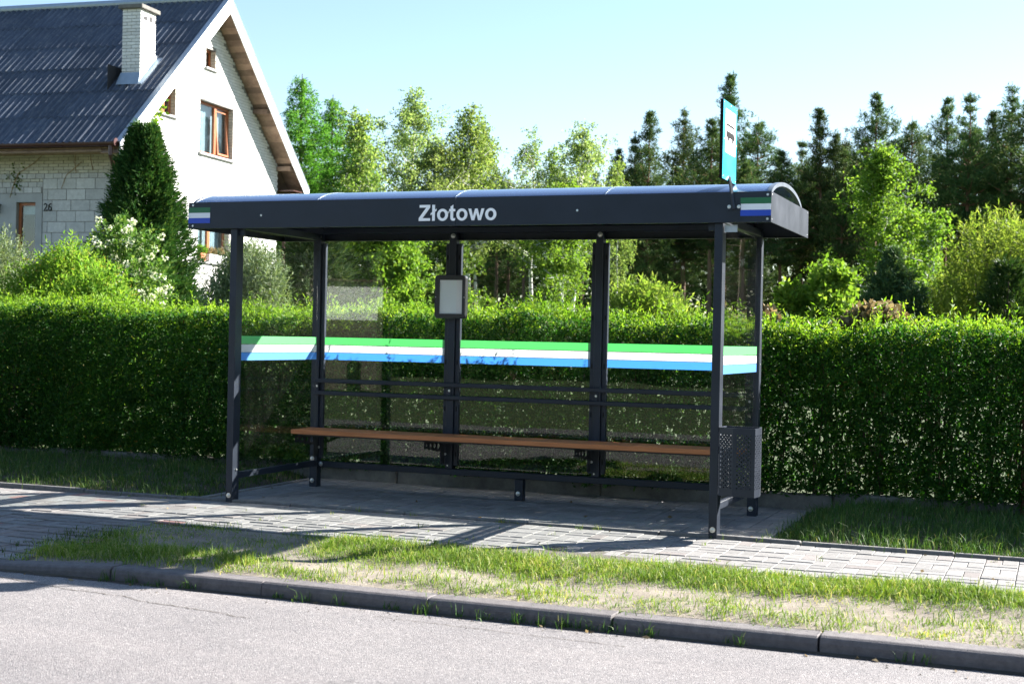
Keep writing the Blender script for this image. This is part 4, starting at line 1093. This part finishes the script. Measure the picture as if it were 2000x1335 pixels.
# flower boxes on the lower gable sill
def planter(y, ln, mat, label, plant):
    r = tag(empty('flower_box', (0, 0, 0)), label, 'flower box')
    M = house.matrix_basis if False else Matrix.Translation((-13.66, 16.50, 0)) @ Matrix.Rotation(R(5.5), 4, 'Z')
    r.matrix_world = M @ Matrix.Translation((-.04, y, 3.157))
    MB().prism([(-ln/2+.02, 0), (ln/2-.02, 0), (ln/2, .19), (-ln/2, .19)], lambda a, b, d: (d, a, b), -.075, .085).build('trough', mat, r, bevel=.006)
    L = Leaves(77+int(y*10)); g_ = np.random.default_rng(5); n = 260
    P_ = np.column_stack([g_.uniform(-.07, .08, n), g_.uniform(-ln/2, ln/2, n), g_.uniform(.18, .26, n)])
    L.add(P_, np.column_stack([g_.normal(size=n)*.6, g_.normal(size=n)*.6, np.ones(n)]), g_.uniform(.08, .22, n), .03)
    link(bpy.data.objects.new('plants', L.mesh('plants', plant)), r)
planter(4.45, .95, 'white_paint', 'white flower box with withered plants on the lower gable windowsill', 'dry_foliage')
planter(3.65, .28, 'terracotta', 'small terracotta flower box at the end of the lower gable windowsill', 'fresh_leaf')

# ================================================================== PLANTS
def tree_thing(name, parts, label, cat, group, loc, rz=0, sc=1.0):
    o = empty(name, loc, rz); o.scale = (sc,)*3 if not hasattr(sc, '__len__') else sc; tag(o, label, cat, group)
    for n, me in parts: place(n, me, o)
    return o
def trunk_mesh(name, mat, h, r0, bend, seed, limbs=(), k=9):
    q = random.Random(seed); pts = []; ox = oy = 0
    n = 9
    for i in range(n+1):
        t = i/n; pts.append((ox, oy, h*t)); ox += q.uniform(-bend, bend)*h/n; oy += q.uniform(-bend, bend)*h/n
    rad = [r0*(1.25 if i == 0 else 1)*(1-.93*(i/n)**1.1) for i in range(n+1)]
    mb = MB().tube(pts, rad, k, False)
    for a, b, c, ra in limbs: mb.tube([a, b, c], [ra, ra*.65, ra*.2], 4, False)
    return mb.mesh(name, mat, smooth=True), pts
def trunk_at(pts, z):
    for a, b in zip(pts[:-1], pts[1:]):
        if a[2] <= z <= b[2]:
            t = (z-a[2])/(b[2]-a[2]); return Vector((a[0]+(b[0]-a[0])*t, a[1]+(b[1]-a[1])*t, z))
    return Vector(pts[-1])

def pine(seed, h=12.0, cb=.38, rmax=2.0, needle='pine_needle', dens=1.0, low=False):
    q = random.Random(seed); L = Leaves(seed); g_ = L.g
    _, pts = trunk_mesh('t', 'pine_bark', h, .17*h/12, .04, seed)
    limbs = []; z = h*cb; TP = []; TD = []
    while z < h*.985:
        t = (z-h*cb)/(h*(1-cb)); R0 = rmax*1.12*((1-t)**1.2)*(min(1, .5+t*2.4) if not low else 1)+.07
        nb = q.randint(3, 5) if t < .9 else 4
        a0 = q.uniform(0, 6.28)
        for b in range(nb):
            if q.random() < .12: continue
            a = a0+6.283*b/nb+q.uniform(-.35, .35); ln = R0*q.uniform(.45, 1.45); up = .12+.5*t+q.uniform(-.12, .18)
            p0 = trunk_at(pts, z); d = Vector((math.cos(a), math.sin(a), up)); p1 = p0+d*ln*.5; p2 = p0+Vector((math.cos(a), math.sin(a), up*1.35))*ln
            limbs.append((p0, p1, p2, .015+.03*(1-t)))
            nt_ = max(6, int(ln*21*dens))
            for i in range(nt_):
                s = .3+.7*(i+q.random())/nt_
                p = p0.lerp(p1, s*2) if s < .5 else p1.lerp(p2, s*2-1)
                w_ = ln*.19*(1.15-s*.5)+.05
                TP.append(p+Vector((q.gauss(0, w_), q.gauss(0, w_), q.gauss(0, w_*.35)+.05))); TD.append(Vector((math.cos(a)*.5, math.sin(a)*.5, .8)))
        z += q.uniform(.26, .44)*h/12
    TP = np.array(TP); TD = np.array(TD); per = 15
    P_ = np.repeat(TP, per, 0)+g_.normal(size=(len(TP)*per, 3))*.05
    L.add(P_, np.repeat(TD, per, 0)*.55+rand_dirs(g_, len(P_)), g_.uniform(.10, .24, len(P_)), g_.uniform(.025, .045, len(P_)))
    # a few dead stubs on the bare bole
    zz = h*.14
    while zz < h*cb and not low:
        a = q.uniform(0, 6.28); p0 = trunk_at(pts, zz); e = p0+Vector((math.cos(a), math.sin(a), q.uniform(-.15, .2)))*q.uniform(.3, 1.1)
        limbs.append((p0, p0.lerp(e, .5), e, .016)); zz += q.uniform(.25, .7)
    tm, _ = trunk_mesh('trunk', 'pine_bark', h, .15*h/12, .04, seed, limbs)
    return [('trunk', tm), ('crown', L.mesh('crown', needle))]

def broadleaf(seed, h, rmax, cb, leaf, mat, bark, n_tw, per=10, droop=.5, r0=.12, shape=.5, bend=.06):
    q = random.Random(seed); L = Leaves(seed); g_ = L.g; _, pts = trunk_mesh('t', bark, h, r0, bend, seed)
    limbs = []; tips = []
    nl = 30
    for i in range(nl):
        t = (i+q.random())/nl; z = h*(cb+(1-cb)*t*.97); prof = math.sin(math.pi*min(1, (t*.86+.14))**shape)**.7
        a = q.uniform(0, 6.28); ln = rmax*(prof*.9+.12)*q.uniform(.55, 1.15); p0 = trunk_at(pts, z*.93); up = .55+.6*t
        d = Vector((math.cos(a), math.sin(a), up)).normalized(); p1 = p0+d*ln*.6; p2 = p1+Vector((math.cos(a), math.sin(a), up*.35)).normalized()*ln*.55
        limbs.append((p0, p1, p2, .012+.045*(1-t)*r0/.12)); tips.append((p0, p1, p2, ln))
    TP = []; TD = []; ns = 6; n_each = max(2, n_tw//(nl*ns)); sub = []
    for p0, p1, p2, ln in tips:
        for j in range(ns):
            s = .25+.75*(j+q.random())/ns; p = p0.lerp(p1, s*2) if s < .5 else p1.lerp(p2, s*2-1)
            sl = (.25+.38*ln)*q.uniform(.5, 1.2); e = p+Vector((q.gauss(0, .8), q.gauss(0, .8), q.gauss(.25, .45))).normalized()*sl
            sub.append((p, p.lerp(e, .5), e, .008))
            for m_ in range(n_each):
                u = q.random()**.6; b = p.lerp(e, u)
                TP.append(b+Vector((q.gauss(0, .09), q.gauss(0, .09), q.gauss(0, .09)))); TD.append(Vector((q.gauss(0, .5), q.gauss(0, .5), -droop+q.gauss(0, .35))))
    limbs += sub
    for j in range(n_tw//12):
        TP.append(trunk_at(pts, h*q.uniform(.9, .99))+Vector((q.gauss(0, .2), q.gauss(0, .2), q.gauss(0, .15)))); TD.append(Vector((q.gauss(0, .4), q.gauss(0, .4), .2)))
    TP = np.array(TP); TD = np.array(TD); n = len(TP)
    along = np.tile(np.linspace(0, 1, per), n)
    P_ = np.repeat(TP, per, 0)+np.repeat(TD, per, 0)*(along*.40)[:, None]+g_.normal(size=(n*per, 3))*.045
    L.add(P_, np.repeat(TD, per, 0)*.4+rand_dirs(g_, n*per)*.9+np.array([0, 0, -.25*droop]), g_.uniform(.7, 1.25, n*per)*leaf, g_.uniform(.5, .85, n*per)*leaf)
    tm, _ = trunk_mesh('trunk', bark, h, r0, bend, seed, limbs)
    return [('trunk', tm), ('crown', L.mesh('crown', mat))]

def larch(seed, h, rmax):
    q = random.Random(seed); L = Leaves(seed); g_ = L.g; _, pts = trunk_mesh('t', 'bark_brown', h, .16, .02, seed); limbs = []; TP = []; TD = []
    z = h*.06
    while z < h*.985:
        t = z/h; R0 = rmax*(1-t)**.8+.12; a0 = q.uniform(0, 6.28); nb = 5
        for b in range(nb):
            a = a0+1.2566*b+q.uniform(-.4, .4); ln = R0*q.uniform(.5, 1.2); p0 = trunk_at(pts, z); dv = Vector((math.cos(a), math.sin(a), .05)); p1 = p0+dv*ln*.55-Vector((0, 0, .06*ln)); p2 = p0+dv*ln+Vector((0, 0, .10*ln))
            limbs.append((p0, p1, p2, .014)); m_ = max(5, int(ln*20))
            for i in range(m_):
                s = .12+.88*q.random(); p = p0.lerp(p1, s*2) if s < .5 else p1.lerp(p2, s*2-1)
                TP.append(p+Vector((q.gauss(0, .10*ln), q.gauss(0, .10*ln), -abs(q.gauss(0, .10))))); TD.append(Vector((math.cos(a)*.6, math.sin(a)*.6, -.2)))
        z += q.uniform(.16, .28)
    TP = np.array(TP); TD = np.array(TD); per = 11; n = len(TP)
    P_ = np.repeat(TP, per, 0)+np.repeat(TD, per, 0)*np.tile(np.linspace(-.12, .16, per), n)[:, None]+g_.normal(size=(n*per, 3))*.03
    L.add(P_, np.repeat(TD, per, 0)*.5+rand_dirs(g_, n*per), g_.uniform(.08, .17, n*per), g_.uniform(.022, .04, n*per))
    tm, _ = trunk_mesh('trunk', 'bark_brown', h, .16, .02, seed, limbs)
    return [('trunk', tm), ('crown', L.mesh('crown', 'larch_needle'))]

def bush(seed, rx, ry, h, leaf, lw, mat, n_sh, per=9, lumps=9, upright=.6, shootlen=.28, stems='twig_brown', fill=.6, base=0.0, blossom=0):
    """many-stemmed shrub: leafy shoots spread over lumpy clumps"""
    q = random.Random(seed); L = Leaves(seed); g_ = L.g; mb = MB(); C_ = []
    for i in range(lumps):
        a = q.uniform(0, 6.28); rr = math.sqrt(q.random())*.72; t = q.uniform(.30, .86)
        f = 1-.55*max(0, t-.45)/.55
        C_.append((rx*rr*math.cos(a)*f, ry*rr*math.sin(a)*f, base+h*t*(1-.22*rr), q.uniform(.24, .40)))
    C_.append((0, 0, base+h*.72, .34))
    P_ = []; D_ = []
    for cx_, cy_, cz_, s in C_:
        n = int(n_sh/len(C_)); d = rand_dirs(g_, n); d[:, 2] = np.where(d[:, 2] < -.35, -d[:, 2], d[:, 2])
        rr = (fill+(1-fill)*g_.random((n, 1)))
        P_.append(np.array([cx_, cy_, cz_])+d*rr*np.array([rx*s*1.5, ry*s*1.5, h*s*.85])); D_.append(d*(1-upright)+np.array([0, 0, upright])+g_.normal(size=(n, 3))*.25)
        for j in range(3):
            e = Vector((cx_+q.gauss(0, rx*.14), cy_+q.gauss(0, ry*.14), cz_+h*s*.5)); b0 = Vector((q.gauss(0, .07*rx), q.gauss(0, .07*ry), 0)); md = b0.lerp(e, .5)+Vector((q.gauss(0, .05), q.gauss(0, .05), .05))
            mb.tube([b0, md, e], [.018*h/2, .012*h/2, .004], 4, False)
    P_ = np.concatenate(P_); D_ = unit(np.concatenate(D_)); k = P_[:, 2] > .05; P_, D_ = P_[k], D_[k]; n = len(P_)
    A = np.repeat(P_, per, 0)+np.repeat(D_, per, 0)*(np.tile(np.linspace(0, 1, per), n)*shootlen)[:, None]
    L.add(A, np.repeat(D_, per, 0)*.75+rand_dirs(g_, n*per)*.8, g_.uniform(.7, 1.2, n*per)*leaf, g_.uniform(.7, 1.2, n*per)*lw)
    parts = [('stems', mb.mesh('stems', stems)), ('foliage', L.mesh('foliage', mat))]
    if blossom:
        B = Leaves(seed+5); idx = g_.choice(n, blossom, replace=False); cc = P_[idx]+D_[idx]*shootlen*1.1; m_ = 26
        d = rand_dirs(g_, blossom*m_); B.add(np.repeat(cc, m_, 0)+d*.038, d+rand_dirs(g_, blossom*m_)*.6, .036, .034)
        parts.append(('blossom', B.mesh('blossom', 'blossom')))
    return parts

def column_conifer(seed, h, r, mat, n_sp=3000, per=8, ll=.16, lw=.03, taper=.75):
    """dense feathery conifer: upswept sprays over a lumpy cone"""
    q = random.Random(seed); L = Leaves(seed); g_ = L.g; n = n_sp
    t = g_.random(n)**1.15; a = g_.uniform(0, 6.283, n)
    lump = 1+.16*np.sin(a*3+t*9)+.14*np.sin(a*5-t*17+1)+.12*np.sin(t*37+a*2)
    prof = r*np.minimum(1, (t+.06)*7)**.5*(1-t)**taper*lump+.05
    rr = prof*(1-.75*g_.random(n)**1.6)
    P_ = np.column_stack([np.cos(a)*rr, np.sin(a)*rr, t*h*.98+.05]); out = np.column_stack([np.cos(a), np.sin(a), np.full(n, .75)])
    out = unit(out+g_.normal(size=(n, 3))*.3)
    A = np.repeat(P_, per, 0)+np.repeat(out, per, 0)*(np.tile(np.linspace(0, 1, per), n)*.20)[:, None]
    L.add(A, np.repeat(out, per, 0)+rand_dirs(g_, n*per)*.55, g_.uniform(.6, 1.2, n*per)*ll, g_.uniform(.7, 1.2, n*per)*lw)
    limbs = []
    for i in range(60):
        tt_ = q.uniform(.05, .85); aa = q.uniform(0, 6.28); p0 = Vector((0, 0, tt_*h)); e = p0+Vector((math.cos(aa), math.sin(aa), .6))*r*(1-tt_)*.8; limbs.append((p0, p0.lerp(e, .5), e, .018))
    tm, _ = trunk_mesh('trunk', 'bark_brown', h*.97, .11, .01, seed, limbs)
    return [('trunk', tm), ('crown', L.mesh('crown', mat))]

# ---- prototypes of the forest edge
pines = [pine(101, 12, .42, 2.0), pine(102, 12, .50, 2.3), pine(103, 12, .36, 1.9), pine(104, 12, .56, 2.5), pine(105, 12, .46, 1.7)]
rp = random.Random(17)
GPN = 'pines along the forest edge'; LPN = 'tall dark green pine at the forest edge beyond the hedge'
for i, (x, y, h) in enumerate([(-24.8, 49.2, 9.8), (-20.4, 55.3, 9.9), (-13.0, 51.7, 10.2), (-13.4, 55.9, 11.5), (-11.1, 50.4, 11.7), (-10.4, 53.9, 12.5), (-7.4, 56.1, 12.2), (-5.5, 52.6, 10.0),
        (-5.4, 56.9, 11.2), (-4.1, 54.2, 12.1), (-3.4, 57.7, 11.3), (-.0, 52.7, 11.4), (1.2, 56.3, 12.7), (2.5, 51.4, 12.1), (3.1, 56.0, 12.0), (4.0, 54.2, 13.0), (5.0, 52.4, 12.0), (-8.0, 49.4, 11.0), (-14.5, 53.3, 9.5), (-18.0, 58.4, 9.9),
        (6.6, 54.0, 12.6), (8.2, 51.5, 12.2), (9.9, 55.0, 13.0), (-27.5, 53.0, 10.2), (-30.5, 50.0, 10.0), (-22.4, 52.0, 8.8), (-16.6, 49.5, 8.6), (-6.7, 50.0, 9.2), (-2.6, 51.0, 9.8), (-9.3, 56.5, 11.6)]):
    tree_thing('pine_tree', pines[(i*3) % 5], LPN, 'pine', GPN, (x, y, -.05), rp.uniform(0, 6.28), (rp.uniform(.85, 1.1)*h/12, rp.uniform(.85, 1.1)*h/12, h/12))
tree_thing('pine_tree', pines[2], 'tallest pine, its tip rising above the bus stop sign', 'pine', None, (-9.75, 59.5, -.05), 1.0, (1.15, 1.15, 14.9/12))
tree_thing('pine_tree', pines[1], 'pine with separate pointed crown behind the yellow-green young birch', 'pine', None, (-1.9, 56.2, -.05), 2.0, (1.0, 1.0, 13.0/12))
for i in range(13):
    tree_thing('pine_tree', pines[i % 5], LPN, 'pine', GPN, (11.6+i*2.4+rp.uniform(-.6, .6), rp.uniform(48, 56), -.05), rp.uniform(0, 6.28), (1.1, 1.1, rp.uniform(.95, 1.15)))
# second and third ranks, seen as trunks and dark fill between the first
for i in range(70):
    x = -42+i*1.45+rp.uniform(-.6, .6); y = rp.uniform(62, 78); hh = rp.uniform(9.5, 12.5) if x < -10 else rp.uniform(10.5, 13.5)
    hh *= y/66*.92
    tree_thing('pine_tree', pines[rp.randint(0, 4)], 'pine deep in the forest behind the front rank of pines', 'pine', 'pines deep in the forest', (x, y, 0), rp.uniform(0, 6.28), (1.05, 1.05, hh/12))
# far wood that closes the view between the trunks
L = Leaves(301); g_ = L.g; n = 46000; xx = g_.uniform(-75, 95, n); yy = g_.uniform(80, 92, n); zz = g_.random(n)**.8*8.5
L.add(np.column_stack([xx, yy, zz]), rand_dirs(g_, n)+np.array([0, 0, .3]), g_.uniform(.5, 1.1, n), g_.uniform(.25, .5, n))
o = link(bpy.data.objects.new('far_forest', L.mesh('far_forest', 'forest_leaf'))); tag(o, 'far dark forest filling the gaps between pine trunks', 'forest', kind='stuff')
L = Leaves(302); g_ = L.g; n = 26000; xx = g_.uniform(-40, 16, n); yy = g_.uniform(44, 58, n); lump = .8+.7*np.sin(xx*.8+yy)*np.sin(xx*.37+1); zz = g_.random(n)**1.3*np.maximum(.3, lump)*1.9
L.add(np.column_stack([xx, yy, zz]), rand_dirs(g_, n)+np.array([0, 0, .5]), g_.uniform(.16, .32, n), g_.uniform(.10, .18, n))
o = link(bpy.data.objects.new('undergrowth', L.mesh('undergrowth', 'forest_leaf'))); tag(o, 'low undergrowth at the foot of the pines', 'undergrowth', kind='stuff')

# ---- larches right of the house
lar = [larch(111, 9.8, 2.9), larch(112, 9.6, 2.8)]
tree_thing('larch_tree', lar[0], 'bright green larch with pointed top beside the house roof', 'larch', None, (-16.9, 29.8, 0), .4)
tree_thing('larch_tree', lar[1], 'bright green larch standing between the tallest larch and the birches', 'larch', None, (-16.9, 31.9, 0), 2.2, .99)
tree_thing('larch_tree', lar[0], 'shorter rounded larch touching the light green birch', 'larch', None, (-14.9, 29.9, 0), 4.0, (.9, .9, .80))
# ---- birches and other light trees
bi = [broadleaf(121, 10.2, 2.6, .40, .088, 'olive_leaf', 'birch_bark', 1500, 10, .7, .13, .55), broadleaf(122, 9.4, 1.5, .46, .10, 'birch_leaf', 'birch_bark', 760, 10, .8, .11, .6, .10), broadleaf(123, 9.0, 2.2, .48, .088, 'olive_leaf', 'birch_bark', 1050, 10, .6, .10, .6, .08)]
tree_thing('birch_tree', broadleaf(124, 8.3, 1.8, .18, .10, 'birch_leaf', 'birch_bark', 950, 10, .5, .10), 'light green birch just right of the larches', 'birch', None, (-14.2, 28.9, 0))
tree_thing('birch_tree', bi[0], 'broad airy birch rising highest above the left half of shelter roof', 'birch', None, (-15.8, 35.6, 0), .3)
tree_thing('birch_tree', broadleaf(125, 8.0, 2.5, .40, .088, 'olive_leaf', 'birch_bark', 1350, 10, .5, .11), 'yellowish birch in front of the broad airy birch', 'birch', None, (-13.9, 33.5, 0), 1.3)
tree_thing('birch_tree', bi[1], 'slender birch with white trunk above the place name', 'birch', None, (-12.75, 34.6, 0), 2.0, (1, 1, 1.0))
tree_thing('birch_tree', broadleaf(126, 9.1, 1.5, .50, .09, 'birch_leaf', 'birch_bark', 460, 10, .7, .10, .6, .12), 'sparse thin birch left of the rounded light birch', 'birch', None, (-12.3, 39.1, 0), .7)
tree_thing('birch_tree', bi[2], 'rounded light birch next to the first dark pines', 'birch', None, (-10.3, 37.8, 0), 1.1, (1.05, 1.05, 1.0))
tree_thing('birch_tree', broadleaf(127, 5.9, 1.5, .10, .095, 'fresh_leaf', 'birch_bark', 1700, 10, .5, .07), 'leafy bright green birch seen through the middle shelter glass', 'birch', None, (-7.8, 30.1, 0), .4)
tree_thing('birch_tree', broadleaf(128, 7.3, 1.9, .14, .10, 'fresh_leaf', 'birch_bark', 1900, 10, .3, .08, .75), 'tall yellow-green young birch right of the shelter before the pines', 'birch', None, (1.0, 33.6, 0), 2.4)
tree_thing('birch_tree', broadleaf(129, 5.3, .95, .12, .11, 'fresh_leaf', 'birch_bark', 480, 9, .4, .05), 'slim yellow-green birch between young pine and willow', 'birch', None, (2.75, 32.2, 0), 1.4)
tree_thing('birch_tree', broadleaf(130, 5.6, 1.0, .15, .11, 'fresh_leaf', 'birch_bark', 420, 9, .4, .05), 'thin pale birch beside the tall young birch', 'birch', None, (2.0, 33.9, 0), .4)
# bare birch stems standing in front of the dark wood
bs = [trunk_mesh('trunk', 'birch_bark', 9.0, .10, .10, 140+i)[0] for i in range(2)]
for i, (x, y, s) in enumerate([(-13.6, 37.0, 1.0), (-11.2, 38.6, .9), (-9.2, 39.5, .85), (-14.9, 37.4, .9)]):
    o = tree_thing('birch_tree', [('trunk', bs[i % 2]), ('crown', bi[1][1][1])], 'thin white-stemmed birch seen through the shelter glass', 'birch', 'white birch stems behind the glass', (x, y, 0), i*1.7, (s*.75, s*.75, s))
# ---- shrubs beyond the hedge
tree_thing('deciduous_tree', broadleaf(150, 4.6, 1.9, .06, .12, 'fresh_leaf', 'bark_brown', 2200, 10, .1, .09, .8), 'round mid-green leafy tree through the left rear glass', 'tree', None, (-11.2, 24.5, 0))
tree_thing('deciduous_tree', broadleaf(151, 4.4, 1.5, .08, .12, 'viburnum_leaf', 'bark_brown', 1400, 10, .1, .08, .8), 'small leafy tree behind the timetable case', 'tree', None, (-12.0, 30.5, 0))
tree_thing('young_pine', pine(160, 3.75, .03, 1.25, 'pine_young', 3.0, True), 'bushy dark young pine between bright shrubs right of the shelter', 'pine', None, (2.15, 27.6, 0))
tree_thing('dark_conifer', column_conifer(161, 3.9, 1.15, 'pine_young', 2000, 8, .2, .035, .55), 'dark bushy conifer seen beside the left rear shelter post', 'conifer', None, (-10.4, 19.5, 0))
tree_thing('dark_conifer', column_conifer(162, 3.9, 1.1, 'thuja_leaf', 1800, 8, .2, .035, .5), 'greyish conifer behind the round leafy tree', 'conifer', None, (-11.6, 22.3, 0))
tree_thing('leafy_shrub', bush(170, 1.0, 1.0, 3.2, .15, .11, 'fresh_leaf', 950, 8, 9, .45, .3), 'bright green maple-like shrub just right of the shelter', 'shrub', None, (.85, 25.0, 0))
tree_thing('sapling', bush(171, .4, .4, 2.8, .14, .10, 'fresh_leaf', 170, 7, 5, .5, .25), 'thin leafy sapling close to the right shelter post', 'sapling', None, (-.05, 24.6, 0))
tree_thing('willow_shrub', bush(172, 2.0, 2.0, 4.7, .16, .035, 'willow_leaf', 2300, 10, 14, .6, .45), 'large yellow-green willow shrub before the right-hand pines', 'shrub', None, (4.75, 28.6, 0))
tree_thing('dark_conifer', column_conifer(163, 3.4, .9, 'thuja_leaf', 1300, 8, .2, .035, .6), 'dark spruce bush in front of the willow shrub', 'conifer', None, (5.0, 26.3, 0))
tree_thing('willow_shrub', bush(173, 1.5, 1.2, 2.5, .14, .04, 'willow_leaf', 1500, 9, 12, .6, .35), 'low yellow-green shrub seen through the right rear glass', 'shrub', None, (-2.1, 19.5, 0))
tree_thing('brown_shrub', bush(174, .42, .22, .40, .075, .05, 'dry_foliage', 420, 6, 7, .2, .08, base=1.36), 'withered brown leafy shrub poking above the hedge', 'shrub', None, (4.75, 2.75, -.10))
tree_thing('brown_shrub', bush(175, .26, .2, .34, .07, .05, 'dry_foliage', 220, 6, 5, .2, .08, base=1.36), 'small withered shrub behind the hedge at the right glass', 'shrub', None, (3.75, 2.85, -.10))
# ---- garden plants in front of the house
tree_thing('thuja_tree', column_conifer(180, 5.25, 1.5, 'thuja_leaf', 12500, 9, .13, .024, .88), 'dark green conical conifer against the house corner', 'conifer', None, (-10.3, 12.7, 0))
tree_thing('flowering_shrub', bush(181, .95, .8, 3.05, .07, .045, 'viburnum_leaf', 2400, 8, 13, .5, .22, blossom=330), 'shrub covered with white round blossoms under the house number', 'shrub', None, (-7.75, 8.6, 0))
tree_thing('silver_shrub', bush(182, .85, .8, 2.6, .075, .016, 'silver_leaf', 3600, 11, 14, .6, .22), 'grey-green olive-like shrub behind the left front post', 'shrub', None, (-4.75, 7.8, 0))
tree_thing('silver_shrub', bush(183, .75, .6, 2.5, .065, .013, 'silver_leaf', 2600, 11, 11, .65, .22), 'silvery willow shrub at the hedge below the house door', 'shrub', None, (-6.35, 4.5, 0))
tree_thing('yellow_shrub', bush(184, .95, .6, 2.25, .06, .02, 'yellow_leaf', 3600, 10, 13, .4, .2), 'golden green feathery shrub growing over the hedge top', 'shrub', None, (-5.0, 4.1, 0))
tree_thing('yellow_shrub', bush(185, .8, .5, 2.0, .06, .02, 'yellow_leaf', 2400, 9, 10, .4, .18), 'low light green fern-like shrub beside the golden shrub', 'shrub', None, (-4.0, 3.5, 0))
# climbing vine on the gable corner
L = Leaves(190); g_ = L.g; n = 230; t = g_.random(n)
L.add(np.column_stack([.04+.10*g_.random(n), .15+1.3*t+g_.normal(size=n)*.13, 5.0+1.9*t+g_.normal(size=n)*.16]), rand_dirs(g_, n)+np.array([.6, 0, -.2]), g_.uniform(.08, .15, n), g_.uniform(.06, .11, n))
vi = tag(empty('climbing_vine', (-13.66, 16.50, 0), R(5.5)), 'light green vine climbing the sunlit gable beside the conifer', 'vine')
link(bpy.data.objects.new('foliage', L.mesh('foliage', 'fresh_leaf')), vi)
MB().tube([(.02, .1, 2.0), (.02, .2, 5.0), (.02, .8, 6.0), (.02, 1.4, 6.8)], [.02, .015, .01, .004], 5).build('stem', 'twig_brown', vi)
vi = tag(empty('dry_vine', (-13.66, 16.50, 0), R(5.5)), 'bare dry vine strands on the shaded house wall', 'vine')
for pts in ([(-2.75, 5.0), (-2.9, 4.7), (-3.0, 4.4)], [(-2.0, 5.5), (-2.35, 5.2), (-2.8, 4.95), (-2.95, 4.6)], [(-1.25, 5.5), (-1.28, 5.2), (-1.24, 4.95)], [(-.88, 5.5), (-.86, 5.25), (-.80, 5.0)], [(-1.1, 5.2), (-1.5, 4.9), (-1.62, 4.6)]):
    MB().tube([(a, -.02, b) for a, b in pts], .008, 4).build('strand', 'dry_leaf', vi)
L = Leaves(191); n = 60; L.add(np.column_stack([g_.normal(-2.85, .12, n), np.full(n, -.03), g_.normal(4.85, .16, n)]), rand_dirs(g_, n)+np.array([0, -.5, -.3]), .06, .05)
link(bpy.data.objects.new('foliage', L.mesh('foliage', 'viburnum_leaf')), vi)

# ================================================================== ACROSS THE ROAD (added out of view to shape the reflections in the shelter's glass)
sd = tag(empty('added_outbuilding', (-9.8, -17.5, .1), R(-35)), 'added white outbuilding out of view, mirrored as a pale patch in the shelter glass', 'building')  # unseen building, added to give the glass its pale reflection
MB().box(-2.2, .9, -3, 0, 1.62, 2.55).build('wall', 'render_white', sd)
MB().box(-2.2, .9, -3, 0, -.3, 1.619).build('plinth', 'weathered_pole', sd)  # dark lower wall, added to cut off the mirrored patch
MB().prism([(-2.3, 2.551), (.95, 2.551), (.95, 2.60), (-2.3, 2.60)], lambda a, b, d: (a, d, b), -3.2, .2).build('roof', 'gutter_brown', sd)
MB().box(-1.5, -.7, .001, .03, -.2, 1.6).build('door', 'door_dark', sd)
tag(MB().box(-8.25, -7.97, -16.1, -15.85, -.1, 2.0).build('added_pillar', 'weathered_pole', bevel=.02), 'added dark pillar out of view across the road, mirrored in the shelter glass', 'pillar')  # unseen post, added for the dark upright reflection in the glass
dc = column_conifer(200, 6.0, 1.9, 'thuja_leaf', 2600, 8, .26, .06, .45)  # unseen tree row, added to keep the upper glass reflection dark
for i in range(22):
    x = -34+i*2.1+rp.uniform(-.5, .5); y = -25.5-rp.uniform(0, 3)
    tree_thing('added_conifer', dc, 'added dark conifer out of view across the road, mirrored in the shelter glass', 'conifer', 'added conifers across the road', (x, y, .1), rp.uniform(0, 6), rp.uniform(.95, 1.25))

# ================================================================== LITTER: a few fallen leaves and twigs
L = Leaves(401); g_ = L.g; n = 46
xx = g_.uniform(-.5, 6.5, n); yy = np.where(g_.random(n) < .5, -2.82-np.abs(g_.normal(size=n))*.12, g_.uniform(-1.1, 1.9, n)); zz = np.array([road_z(b)+.004 if b < -2.7 else .012 for b in yy])
d = rand_dirs(g_, n); d[:, 2] = np.abs(d[:, 2])*.15
L.add(np.column_stack([xx, yy, zz]), d, g_.uniform(.02, .045, n), g_.uniform(.012, .028, n))
tag(link(bpy.data.objects.new('leaf_litter', L.mesh('leaf_litter', 'dry_foliage', .1))), 'a few dry fallen leaves on the paving and along the kerb', 'leaves', kind='stuff')
